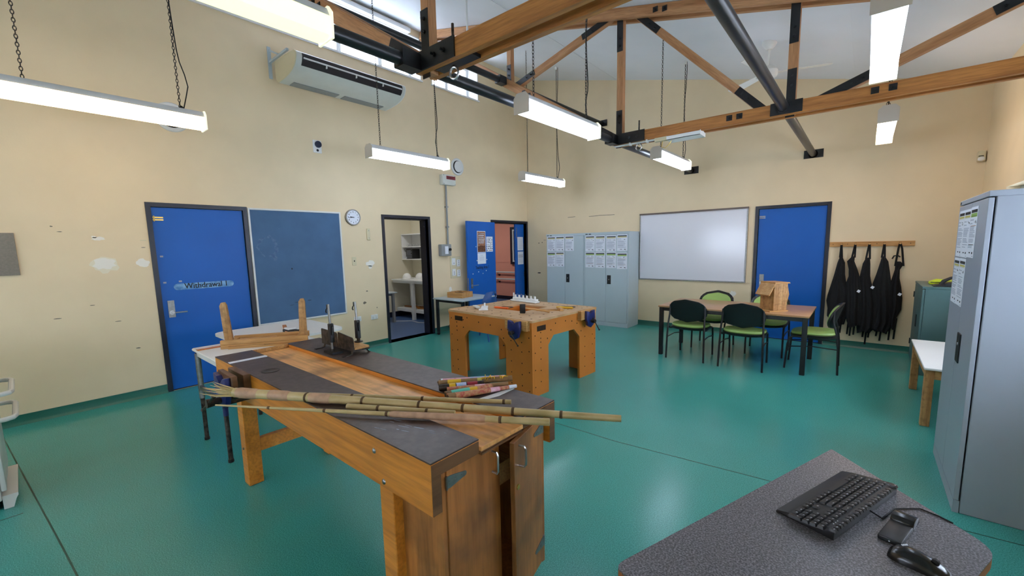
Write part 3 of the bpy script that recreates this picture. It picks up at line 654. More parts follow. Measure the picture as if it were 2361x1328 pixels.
# ---------------------------------------------------------------- ceiling fan
fx, fy = -1.017, 6.087; fz = zc(fx)
t = thing('ceiling_fan', 'white ceiling fan hanging from the raked ceiling near the back wall', 'fan', (fx, fy, fz))
m = M(); m.lathe([(.03, -.085), (.055, -.06), (.078, -.02), (.08, .02)], (fx, fy, fz), n=20); obj('canopy', m, 'white', t)
m = M(); m.cyl((fx, fy, fz-.3), (fx, fy, fz-.06), .011, n=10); obj('down_rod', m, 'white', t)
m = M(); m.lathe([(.02, -.40), (.09, -.395), (.1, -.37), (.1, -.33), (.07, -.29), (.03, -.27)], (fx, fy, fz), n=24); obj('motor', m, 'white', t)
for k in range(3):
    a = R_(20+120*k); m = M(); m.box(.09, .17, -.02, .02, -.004, .004); m.xf(Matrix.Translation((fx, fy, fz-.35)) @ Matrix.Rotation(a, 4, 'Z')); obj('blade_arm', m, 'whitem', t)
    m = M(); m.prism([(.15, -.045), (.62, -.065), (.64, 0), (.62, .065), (.15, .045)], 2, -.003, .003); m.xf(Matrix.Translation((fx, fy, fz-.345)) @ Matrix.Rotation(a, 4, 'Z') @ Matrix.Rotation(R_(10), 4, 'X')); obj('blade', m, 'white', t)
# ---------------------------------------------------------------- air conditioner
t = thing('air_conditioner', 'long white air conditioner on wall brackets under the clerestory windows', 'air conditioner', (XL, 3.14, 3.65))
ay0, ay1 = 2.39, 3.92
pf = [(-5.80, 3.915), (-5.80, 3.70), (-5.75, 3.65), (-5.60, 3.655), (-5.45, 3.672), (-5.34, 3.70), (-5.27, 3.735), (-5.235, 3.775), (-5.215, 3.83), (-5.225, 3.875), (-5.26, 3.895)]
m = M(); m.prism(pf, 1, ay0, ay1); body = obj('body', m, 'acw', t)
m = M(); m.prism([(x+(.006 if x > -5.5 else 0), z) for x, z in pf], 1, ay0-.012, ay0-.0); obj('end_panel', m, 'beige', t)
m = M(); m.prism(pf, 1, ay1, ay1+.012); obj('end_panel', m, 'white', t)
m = M(); m.prism([(-5.262, 3.742), (-5.226, 3.775), (-5.205, 3.83), (-5.218, 3.868), (-5.26, 3.86)], 1, ay0+.07, ay1-.05); vs = obj('outlet_slot', m, 'slot', t)
m = M(); m.prism([(-5.215, 3.806), (-5.202, 3.81), (-5.203, 3.822), (-5.216, 3.818)], 1, ay0+.08, ay1-.06); obj('louvre', m, 'white', vs)
for y in (2.75, 3.15, 3.55):
    m = M(); m.box(-5.23, -5.203, y-.006, y+.006, 3.775, 3.82); obj('louvre_pin', m, 'white', vs)
for a, b in ((ay0+.12, ay0+.72), (ay0+.80, ay1-.12)):
    m = M(); m.prism([(-5.73, 3.651), (-5.60, 3.654), (-5.60, 3.645), (-5.73, 3.643)], 1, a, b); obj('intake_grille', m, 'greyd', t)
for y in (2.36, 3.96):
    m = M(); m.box(XL, XL+.012, y-.03, y+.01, 3.72, 4.10); m.box(XL+.01, -5.35, y-.02, y+.005, 3.905, 3.93)
    m.hexa([(XL+.01,y-.02,4.05),(-5.62,y-.02,3.93),(-5.62,y+.0,3.93),(XL+.01,y+.0,4.05),(XL+.01,y-.02,4.07),(-5.60,y-.02,3.94),(-5.60,y,3.94),(XL+.01,y,4.07)]); obj('wall_bracket', m, 'greym', t)
# ---------------------------------------------------------------- fixings on the left wall
def onwall(name, label, cat, y, z): return thing(name, label, cat, (XL, y, z))
for y, z, lb in ((1.275, 3.03, 'round wall vent half hidden behind the nearest left lamp'), (5.515, 3.03, 'round wall vent above the red labelled box')):
    t = onwall('wall_vent', lb, 'vent', y, z); t['group'] = 'round wall vents'
    m = M(); m.lathe([(.155, 0), (.155, .012), (.145, .022), (.115, .02), (.11, .004)], (XL, y, z), (1,0,0), 28); obj('rim', m, 'whitem', t)
    m = M(); m.lathe([(.11, .0), (.11, .006)], (XL+.002, y, z), (1,0,0), 24); obj('throat', m, 'ink', t)
    m = M(); m.lathe([(.02, .008), (.1, .03), (.1, .04), (.02, .048)], (XL, y, z), (1,0,0), 28); obj('disc', m, 'whitem', t)
t = onwall('wall_socket', 'small white plate with a round blue socket high on the left wall', 'socket', 2.88, 2.97)
m = M(); m.box(XL, XL+.01, 2.82, 2.94, 2.89, 3.06, .004, 1); obj('plate', m, 'white', t)
m = M(); m.cyl((XL+.008, 2.89, 3.005), (XL+.03, 2.89, 3.005), .045, n=20); obj('socket_cap', m, 'navy', t)
m = M(); m.cyl((XL+.008, 2.88, 2.925), (XL+.014, 2.88, 2.925), .018, n=6); obj('screw', m, 'ink', t)
# clock
cy, cz, cr = 3.338, 2.026, .118
t = onwall('wall_clock', 'round white wall clock right of the blue pinboard', 'clock', cy, cz)
m = M(); m.lathe([(cr, 0), (cr, .03), (cr-.004, .036), (cr-.014, .036), (cr-.016, .026)], (XL, cy, cz), (1,0,0), 36, False); obj('rim', m, 'steel', t)
m = M(); m.lathe([(cr-.015, 0), (cr-.015, .024)], (XL+.002, cy, cz), (1,0,0), 36); fc = obj('dial', m, 'paper', t)
m = M()
for k in range(1, 13):
    a = R_(90-30*k); m.text(str(k), .03, frame((XL+.0265, cy+.078*math.cos(a), cz+.078*math.sin(a)), LU, LV), bold=.0004)
obj('numerals', m, 'ink', fc)
for ln, an, wd in ((.052, R_(90-277), .005), (.078, R_(90-276+12), .0035)):
    m = M(); m.box(-.015, ln, -wd, wd, 0, .0015); m.xf(frame((XL+.029+wd*.1, cy, cz), (0, math.cos(an), math.sin(an)), (0, -math.sin(an), math.cos(an)))); obj('hand', m, 'ink', t)
m = M(); m.box(XL, XL+.022, 3.555, 3.61, 1.69, 1.865, .006, 1); tt = onwall('remote_holder', 'slim beige controller plate below and right of the clock', 'controller', 3.58, 1.78)
obj('body', m, 'beige', tt)
for z in (1.83, 1.72):
    m = M(); m.cyl((XL+.02, 3.583, z), (XL+.025, 3.583, z), .006, n=8); obj('button', m, 'greyd', tt)
t = onwall('data_plate', 'beige single data plate on the wall below the clock', 'socket', 3.32, 1.37)
m = M(); m.box(XL, XL+.01, 3.283, 3.353, 1.31, 1.435, .003, 1); obj('plate', m, 'beige', t)
m = M(); m.box(XL+.008, XL+.013, 3.31, 3.326, 1.365, 1.385); obj('jack', m, 'ink', t)
for y, z, lb in ((2.52, .472, 'double power outlet low on the wall right of the upright rail'), (3.31, .485, 'double power outlet low on the wall behind the mitre saw post'), (3.60, .478, 'double power outlet low on the wall left of the open storeroom doorway'), (2.2, .47, 'double power outlet low on the wall mostly hidden behind the upright rail')):
    t = onwall('power_outlet', lb, 'outlet', y, z); t['group'] = 'low power outlets'
    m = M(); m.box(XL, XL+.014, y-.06, y+.06, z-.038, z+.038, .004, 1); obj('plate', m, 'white', t)
    for s in (-.028, .028):
        m = M(); m.box(XL+.012, XL+.02, y+s-.012, y+s+.012, z+.008, z+.026, .002, 1); obj('rocker', m, 'white', t)
        m = M()
        for dy, dz in ((-.008, -.008), (.008, -.008), (0, -.022)): m.box(XL+.0135, XL+.0148, y+s+dy-.0015, y+s+dy+.0015, z+dz-.005, z+dz+.005)
        obj('pin_slots', m, 'ink', t)
# pinboard
t = onwall('pinboard', 'large slate blue felt pinboard in a white frame', 'pinboard', 2.53, .6)
m = M(); m.box(XL+.002, XL+.014, 1.945, 3.125, .615, 2.075); fl = obj('felt', m, 'board', t)
for a, b, c, e in ((1.93, 1.95, .598, 2.092), (3.12, 3.14, .598, 2.092), (1.95, 3.12, .598, .62), (1.95, 3.12, 2.07, 2.092)):
    m = M(); m.box(XL, XL+.024, a, b, c, e, .003, 1); obj('frame_rail', m, 'whitem', t)
for y, z, rx, ry, s, mt in ((2.13, 1.60, .13, .155, 1, 'ghost'), (2.12, 1.59, .10, .12, 2, 'board'), (2.20, 1.46, .03, .04, 3, 'ghost'), (2.4, 1.31, .008, .012, 4, 'ink'), (2.3, 1.84, .03, .003, 5, 'ghost'), (2.45, .85, .05, .003, 6, 'ink'), (2.6, .86, .03, .004, 7, 'ink'), (2.36, .82, .03, .002, 8, 'ink')):
    obj('mark', blob((XL+.014, y, z), LU, LV, rx, ry, s+80, .0004 if mt == 'ghost' else .0007), mt, fl)
# fuse box, conduit, switch boxes
t = onwall('alarm_box', 'white electrical box with a dark red label, top of the grey conduit', 'electrical box', 5.22, 2.66)
m = M(); m.box(XL, XL+.10, 5.07, 5.375, 2.665, 2.845, .008, 2); obj('box', m, 'acw', t)
m = M(); m.box(XL+.099, XL+.102, 5.15, 5.365, 2.762, 2.822); lb = obj('red_label', m, 'red', t)
m = M(); m.box(XL+.1015, XL+.1025, 5.17, 5.34, 2.80, 2.807); m.box(XL+.1015, XL+.1025, 5.17, 5.30, 2.785, 2.791); m.box(XL+.1015, XL+.1025, 5.17, 5.33, 2.77, 2.776); obj('label_lines', m, 'ink', lb)
for y, z in ((5.09, 2.68), (5.355, 2.68), (5.09, 2.83), (5.355, 2.83)):
    m = M(); m.cyl((XL+.1, y, z), (XL+.104, y, z), .008, n=8); obj('screw', m, 'greyd', t)
t = onwall('conduit', 'grey vertical conduit between the two electrical boxes', 'conduit', 5.19, 2.1)
m = M(); m.cyl((XL+.03, 5.19, 1.60), (XL+.03, 5.19, 2.668), .0165, n=12); obj('tube', m, 'greyd', t)
for z in (2.28, 1.92):
    m = M(); m.box(XL, XL+.05, 5.165, 5.215, z-.012, z+.012); obj('saddle', m, 'steel', t)
t = onwall('isolator_switch', 'square grey isolator box at the foot of the grey conduit', 'switch', 5.10, 1.4)
m = M(); m.box(XL, XL+.09, 4.98, 5.215, 1.395, 1.605, .008, 2); obj('box', m, 'greyd', t)
m = M(); m.box(XL+.089, XL+.092, 5.06, 5.14, 1.43, 1.57); obj('label', m, 'paper', t)
m = M(); m.cyl((XL+.09, 5.175, 1.51), (XL+.115, 5.175, 1.51), .024, n=12); obj('knob', m, 'ink', t)
t = onwall('switch_panel', 'beige panel of four light switches left of the open blue door', 'switch', 5.37, .97)
m = M(); m.box(XL, XL+.012, 5.245, 5.50, .97, 1.375, .004, 1); obj('panel', m, 'beige', t)
for y, z, n in ((5.32, 1.28, 1), (5.44, 1.25, 3), (5.32, 1.08, 2), (5.44, 1.06, 3)):
    m = M(); m.box(XL+.01, XL+.026, y-.045, y+.045, z-.065, z+.065, .004, 1); k_ = obj('switch_plate', m, 'white', t)
    for i in range(n):
        m = M(); m.box(XL+.025, XL+.032, y-.008, y+.008, z-.04+.035*i, z-.02+.035*i); obj('rocker', m, 'grey', k_)
m = M(); m.box(XL, XL+.018, -.55, .012, 1.384, 1.765, .002, 1); solo('grey_panel', m, 'greyb', 'plain grey board on the left wall at the picture edge', 'board', (XL, -.27, 1.57))
m = M(); m.box(XL, XL+.006, .95-.07, .95-.02, 1.69, 1.70); solo('tape_strip', m, 'beige', 'short beige tape strip on the wall left of the closed door', 'tape', (XL, .9, 1.69))
# ---------------------------------------------------------------- back wall fixings
t = thing('whiteboard', 'wide white enamel whiteboard in a thin grey frame', 'whiteboard', (-2.33, YB, .87))
m = M(); m.box(-3.205, -1.455, YB-.014, YB-.004, .885, 2.055); obj('surface', m, 'wboard', t)
for a, b, c, e in ((-3.222, -3.20, .87, 2.08), (-1.46, -1.44, .87, 2.08), (-3.2, -1.46, .87, .89)):
    m = M(); m.box(a, b, YB-.024, YB, c, e, .003, 1); obj('frame_rail', m, 'steel', t)
m = M(); m.box(-3.222, -1.44, YB-.035, YB, 2.055, 2.082); obj('map_rail', m, 'rail', t)
t = thing('coat_rail', 'pine peg rail on the back wall right of the blue door', 'coat rail', (.05, YB, 1.43))
m = M(); m.box(-.39, .492, YB-.025, YB, 1.432, 1.50, .003, 1); rl = obj('rail', m, 'pine', t)
PEG = [-.254, -.102, .045, .196, .348]
for x in PEG:
    m = M(); m.tube([(x, YB-.02, 1.458), (x, YB-.075, 1.468), (x, YB-.09, 1.47)], [.010, .010, .013], 10); obj('peg', m, 'pine', t)
for x in (-.35, -.19, .12, .45):
    m = M(); m.cyl((x, YB-.026, 1.468), (x, YB-.0235, 1.468), .005, n=8); obj('screw', m, 'ink', t)
m = M(); m.prism([(.955, 2.42), (1.02, 2.42), (1.02, 2.545), (.955, 2.545)], 1, YB-.07, YB, .012); t = thing('motion_sensor', 'small cream motion sensor in the back right corner', 'sensor', (.985, YB, 2.42)); obj('body', m, 'beige', t)
m = M(); m.box(.958, 1.0, YB-.074, YB-.068, 2.478, 2.486); obj('sensor_window', m, 'ink', t)
m = M(); m.ell((.985, YB-.062, 2.45), .032, .02, .028); obj('lens', m, 'white', t)
# aprons
AP = {0:[(1.30,-.262,-.238),(1.21,-.285,-.20),(1.05,-.31,-.19),(.92,-.335,-.17),(.75,-.37,-.13),(.66,-.38,-.13),(.55,-.36,-.14),(.44,-.36,-.17),(.31,-.28,-.19)],
1:[(1.30,-.13,-.10),(1.23,-.18,-.10),(1.12,-.155,-.06),(1.02,-.15,-.03),(.94,-.17,-.015),(.81,-.16,0),(.62,-.14,0),(.45,-.14,.01),(.32,-.10,0)],
2:[(1.28,.02,.06),(1.2,-.01,.07),(1.03,-.03,.08),(.92,-.03,.10),(.75,-.015,.12),(.51,-.0,.14),(.32,-.01,.15),(.24,0,.09)],
3:[(1.30,.18,.21),(1.23,.17,.25),(1.06,.14,.28),(.93,.11,.30),(.81,.12,.30),(.64,.15,.31),(.40,.16,.32),(.31,.14,.29),(.27,.19,.27)],
4:[(1.23,.325,.37),(1.19,.32,.40),(1.12,.32,.37),(1.01,.30,.375),(.89,.28,.40),(.75,.28,.42),(.59,.29,.42),(.47,.31,.38),(.33,.32,.38)]}
TIES = {0:[(-.23,.16),(-.2,.2)], 1:[(-.09,.17),(-.05,.19),(-.12,.19)], 2:[(.08,.07),(.11,.17),(.05,.17)], 3:[(.23,.14),(.19,.2)], 4:[(.32,.16),(.37,.18)]}
alb = ['leftmost black apron on the peg rail, widest at its middle', 'black apron on the second peg from the blue door', 'black apron on the middle peg with a long tie hanging lowest', 'black apron on the fourth peg from the blue door', 'rightmost narrow black apron on the peg rail, beside the teal cabinet']
for i, rows in AP.items():
    rnd = random.Random(i+5); px = PEG[i]; t = thing('apron', alb[i], 'apron', (px, YB-.06, .25), group='black aprons on the peg rail')
    m = M(); nx = 16; rf = []; rb = []
    rws = []
    for a, b in zip(rows, rows[1:]):
        for k in range(4): s = k/4; rws.append(tuple(a[j]+(b[j]-a[j])*s for j in range(3)))
    rws.append(rows[-1]); rws = [(z, a-(.012 if z < .95 and i else 0)*min(1, (.95-z)*4), b+(.03 if z < .95 and i < 4 else 0)*min(1, (.95-z)*4)) for z, a, b in rws]; ph = rnd.uniform(0, 6); nf = rnd.choice([2.5, 3, 3.5])
    for ri, (z, a, b) in enumerate(rws):
        k = ri/len(rws); F_ = []; Bk_ = []
        hem = .02*math.sin(i*2+ri)*0
        for j in range(nx+1):
            s = j/nx; x = a+(b-a)*s; e = math.sin(math.pi*s)
            f = (.022+.03*k)*e+(.016*(.3+k))*math.sin(nf*2*math.pi*s+ph+k*1.5)*e**.5
            zz = z-(.02*math.sin(5*s+i) if ri == len(rws)-1 else 0)
            F_.append(m.bm.verts.new((x, YB-.05-.02*(i % 2)-max(f, -.01)-.006, zz))); Bk_.append(m.bm.verts.new((x, YB-.05-.02*(i % 2)+.012*e, zz)))
        rf.append(F_); rb.append(Bk_)
    for r_ in range(len(rws)-1):
        for j in range(nx):
            m._f([rf[r_][j], rf[r_][j+1], rf[r_+1][j+1], rf[r_+1][j]]); m._f([rb[r_][j+1], rb[r_][j], rb[r_+1][j], rb[r_+1][j+1]])
        m._f([rf[r_][0], rf[r_+1][0], rb[r_+1][0], rb[r_][0]]); m._f([rf[r_+1][nx], rf[r_][nx], rb[r_][nx], rb[r_+1][nx]])
    for A_, B_ in ((rf[0], rb[0]), (rf[-1], rb[-1])):
        for j in range(nx): m._f([A_[j], A_[j+1], B_[j+1], B_[j]])
    obj('apron_cloth', m, 'cloth', t, 60)
    z, a, b = rows[0] if i != 4 else rows[1]
    for xx in (a, b):
        m = M(); q = [(px, YB-.075, 1.485), (px+(xx-px)*.45, YB-.08, 1.40), (xx, YB-.065, z-.02)]
        for (p, r2) in zip(q, q[1:]):
            p = Vector(p); r2 = Vector(r2); s_ = .011; m.hexa([p+Vector((-s_,0,0)), p+Vector((s_,0,0)), p+Vector((s_,.004,0)), p+Vector((-s_,.004,0)), r2+Vector((-s_,0,0)), r2+Vector((s_,0,0)), r2+Vector((s_,.004,0)), r2+Vector((-s_,.004,0))])
        obj('neck_strap', m, 'cloth', t)
    for tx, tz in TIES[i]:
        m = M(); zz = rows[-2][0]; q = [(tx+.01, YB-.045, zz), (tx+.004, YB-.045, (zz+tz)/2), (tx, YB-.04, tz)]
        for (p, r2) in zip(q, q[1:]):
            p = Vector(p); r2 = Vector(r2); s_ = .010; m.hexa([r2+Vector((-s_,0,0)), r2+Vector((s_,0,0)), r2+Vector((s_,.004,0)), r2+Vector((-s_,.004,0)), p+Vector((-s_,0,0)), p+Vector((s_,0,0)), p+Vector((s_,.004,0)), p+Vector((-s_,.004,0))])
        obj('tie', m, 'cloth', t)
    tg = {1: (-.03, .82), 2: (.11, .88), 4: (.385, .80)}.get(i)
    if tg:
        m = M(); m.box(tg[0]-.016, tg[0]+.016, YB-.142, YB-.139, tg[1]-.015, tg[1]+.02); m.xf(Matrix.Translation((tg[0],0,tg[1])) @ Matrix.Rotation(.5, 4, 'Y') @ Matrix.Translation((-tg[0],0,-tg[1]))); obj('care_label', m, 'paper', t)
m = M(); m.tube([(.36, YB-.07, 1.29), (.335, YB-.09, 1.31), (.30, YB-.09, 1.305), (.283, YB-.09, 1.265)], .008, 6); obj('loop_tie', m, 'cloth', t)
# ---------------------------------------------------------------- steel stationery cabinets
def cabinet(x0, y0, lab, w_=.9, d_=.46, h_=1.765, face=1, grp='tall grey steel cabinets'):
    """faces -Y"""
    t = thing('steel_cabinet', lab, 'cabinet', (x0+w_/2, y0+d_/2, 0), group=grp)
    m = M(); m.box(x0, x0+w_, y0+.02, y0+d_, .0, h_, .003, 1); obj('carcass', m, 'greym', t)
    m = M(); m.box(x0, x0+w_, y0, y0+.02, 0, .075); obj('plinth', m, 'greym', t)
    m = M(); m.box(x0, x0+w_, y0, y0+.02, h_-.045, h_); obj('top_rail', m, 'greym', t)
    for a, b in ((x0+.012, x0+w_*.5-.002), (x0+w_*.5+.002, x0+w_-.03)):
        m = M(); m.box(a, b, y0+.001, y0+.019, .08, h_-.05, .002, 1); dr = obj('door', m, 'greym', t)
        if a > x0+.1:
            m = M(); m.box(a+.03, a+.105, y0-.006, y0+.002, .80, .965, .002, 1); k_ = obj('handle', m, 'black', dr)
            m = M(); m.cyl((a+.067, y0-.006, .885), (a+.067, y0-.009, .885), .01, n=10); obj('lock', m, 'chrome', k_)
    for x in (x0+.02, x0+.09):
        m = M(); m.box(x, x+.05, y0-.001, y0+.001, h_-.034, h_-.02); obj('maker_plate', m, 'ink', t)
    return t
cabinet(-5.03, 7.15, 'left grey steel cabinet on the back wall with five sheets')
cabinet(-4.13, 7.15, 'right grey steel cabinet on the back wall with eight sheets')
def safety(o, u_, w_, h_, band, seed, name, lab, grp, variant=0):
    rnd = random.Random(seed); m = M(); m.panel(o, u_, LV, w_, h_, .0012); U = Vector(u_); V = Vector(LV)
    def qd(mi, a, b, c, e): m.mi = mi; m.quad(o, U, V, a*w_, b*w_, c*h_, e*h_, .0017)
    qd(1, .06, .94, .885, .945); qd(band, .06, .94, .83, .87) if band == 2 else qd(band, .06, .94, .80, .875)
    qd(4, .06, .94, .815, .822)
    for i in range(2): qd(1, .07, .11, .73-.07*i, .76-.07*i); qd(3, .14, .14+rnd.uniform(.25,.4), .735-.07*i, .752-.07*i)
    for i in range(3):
        a = rnd.uniform(.6, .85); b = rnd.uniform(.66, .74); qd(1, a, a+rnd.uniform(.03,.1), b, b+rnd.uniform(.015,.04))
    y = .60
    while y > .17:
        qd(3, .07, rnd.uniform(.6, .93), y, y+.014); y -= rnd.choice([.026, .03, .05])
    if band == 5: qd(6, .15, .92, .62, .632); qd(6, .15, .85, .25, .262)
    qd(1, .3, .5, .085, .11); qd(1, .7, .85, .075, .115); qd(3, .78, .92, .025, .04)
    return solo(name, m, ['paper','ink','yellow','grey','yellow','green','orange'], lab, 'safety sheet', o, group=grp)
SP = [(-5.0,1.425,2),(-4.79,1.425,2),(-4.57,1.425,2),(-5.005,1.11,5),(-4.795,1.112,2),(-4.11,1.415,2),(-3.895,1.41,2),(-3.67,1.405,2),(-3.455,1.415,2),(-4.11,1.105,5),(-3.895,1.10,5),(-3.67,1.10,5),(-3.455,1.085,5)]
SL = ['safety sheet, top left on the left back cabinet', 'safety sheet, second of the top row on the left back cabinet', 'safety sheet alone at the top of the left back cabinet’s right door', 'green headed safety sheet, lower left on the left back cabinet', 'yellow headed safety sheet in the lower row of the left back cabinet',
 'safety sheet, first of the top row on the right back cabinet', 'safety sheet, second of the top row on the right back cabinet', 'safety sheet, third of the top row on the right back cabinet', 'safety sheet, last of the top row on the right back cabinet',
 'green headed sheet, first of the lower row on the right back cabinet', 'green headed sheet, second of the lower row on the right back cabinet', 'green headed sheet, third of the lower row on the right back cabinet', 'green headed sheet, last and lowest on the right back cabinet']
SL = [s.replace('’s', "'s") for s in SL]
for i, (x, z, b) in enumerate(SP): safety((x, 7.1505, z), BU, .2, .295, b, i+20, 'safety_sheet', SL[i], 'safety sheets on the back cabinets')
# big cabinet at the right, faces -X
cx0, cy0, cy1, ch = .469, 3.28, 4.15, 1.775
t = thing('steel_cabinet', 'nearest tall grey steel cabinet at the right picture edge', 'cabinet', (.70, 3.70, 0), group='tall grey steel cabinets')
m = M(); m.box(cx0+.028, .965, cy0, cy1, 0, ch-.03, .003, 1); obj('carcass', m, 'greyshade', t)
m = M(); m.box(cx0, cx0+.025, cy0, cy1, 0, .07); obj('plinth', m, 'greyshade', t)
m = M(); m.box(cx0, .965, cy0, cy1, ch-.03, ch, .003, 1); obj('top_cap', m, 'greyshade', t)
for a, b in ((cy0, (cy0+cy1)/2-.002), ((cy0+cy1)/2+.002, cy1)):
    m = M(); m.box(cx0, cx0+.021, a, b, .075, ch-.036, .002, 1); dr = obj('door', m, 'greyshade', t)
    if a == cy0:
        m = M(); m.box(cx0-.006, cx0+.002, b-.13, b-.03, .79, .965, .002, 1); k_ = obj('handle', m, 'black', dr)
        m = M(); m.cyl((cx0-.006, b-.08, .9), (cx0-.009, b-.08, .9), .01, n=10); obj('lock', m, 'chrome', k_)
m = M(); m.box(cx0-.001, cx0+.001, cy1-.05, cy1-.02, ch-.024, ch-.008); obj('maker_plate', m, 'ink', t)
for i, (y, z, b) in enumerate(((4.105,1.415,2),(3.905,1.415,2),(3.705,1.42,5),(4.11,1.112,2),(3.905,1.115,2))):
    safety((cx0-.0005, y, z), (0,-1,0), .198, .292, b, 50+i, 'safety_sheet', ['top sheet farthest from the camera on the nearest cabinet', 'middle sheet of the top row on the nearest cabinet', 'green headed top sheet nearest the camera on the nearest cabinet', 'lower sheet farthest from the camera on the nearest cabinet', 'lower sheet nearest its door handle on the nearest cabinet'][i], 'safety sheets on the nearest cabinet')
# teal cabinet in the corner, doors face -X
t = thing('teal_cabinet', 'low teal steel cabinet in the back right corner', 'cabinet', (.77, 6.86, 0))
m = M(); m.box(.535, 1.0, 6.45, 7.3, 0, .975, .003, 1); obj('carcass', m, 'teal', t)
m = M(); m.box(.51, 1.0, 6.45, 7.3, .975, 1.0, .003, 1); obj('top', m, 'teal', t)
for a, b in ((6.452, 6.873), (6.877, 7.298)):
    m = M(); m.box(.513, .533, a, b, .05, .97, .002, 1); dr = obj('door', m, 'teal', t)
    if a < 6.5:
        m = M(); m.box(.507, .515, 6.78, 6.85, .50, .64); obj('handle', m, 'black', dr)
    else:
        for z in (.2, .8):
            m = M(); m.cyl((.509, 7.29, z), (.509, 7.29, z+.07), .007, n=8); obj('hinge', m, 'black', dr)
t = thing('desk_phone', 'black desk phone on the teal cabinet, half behind the nearest cabinet', 'phone', (.74, 6.6, 1.0))
m = M(); m.prism([(-.13, 0), (.11, 0), (.11, .05), (.0, .045), (-.13, .012)], 1, -.09, .09, .004); m.xf(Matrix.Translation((.74, 6.62, 1.0))); obj('base', m, 'black', t)
m = M(); m.tube([(.66, 6.56, 1.02), (.68, 6.56, 1.06), (.73, 6.56, 1.095), (.79, 6.56, 1.11), (.84, 6.56, 1.10)], [.018,.02,.015,.015,.02], 10); obj('handset', m, 'black', t)
m = M(); m.box(.60, .70, 6.52, 6.7, 1.0, 1.012, .003, 1); obj('front_pad', m, 'black', t)
t = thing('safety_glasses_case', 'bright lime green plastic case on the teal cabinet beside the phone', 'case', (.68, 6.85, 1.0))
m = M(); m.prism([(-.1, 0), (.1, 0), (.11, .02), (.08, .055), (-.04, .06), (-.1, .03)], 1, -.06, .06, .01); m.xf(Matrix.Translation((.69, 6.86, 1.0))); obj('shell', m, 'lime2', t)
m = M(); m.box(.60, .78, 6.797, 6.80, 1.022, 1.03); obj('seam_band', m, 'black', t)
# low white table
t = thing('low_table', 'low white topped table with pine legs behind the nearest cabinet', 'table', (.7, 5.3, 0))
m = M(); m.box(.425, 1.0, 4.66, 5.92, .478, .5, .008, 2); obj('tabletop', m, 'white', t)
for x, y in ((.435, 4.69), (.435, 5.8), (.92, 4.69), (.92, 5.8)):
    m = M(); m.box(x, x+.058, y, y+.058, 0, .478, .004, 1); obj('leg', m, 'pinez', t)
for q in ((.493, .92, 4.70, 4.72), (.493, .92, 5.825, 5.845)):
    m = M(); m.box(*q, .40, .478); obj('apron_rail', m, 'pine', t)
for x in (.445, .955):
    m = M(); m.box(x, x+.02, 4.748, 5.8, .40, .478); obj('apron_rail', m, 'pine', t)
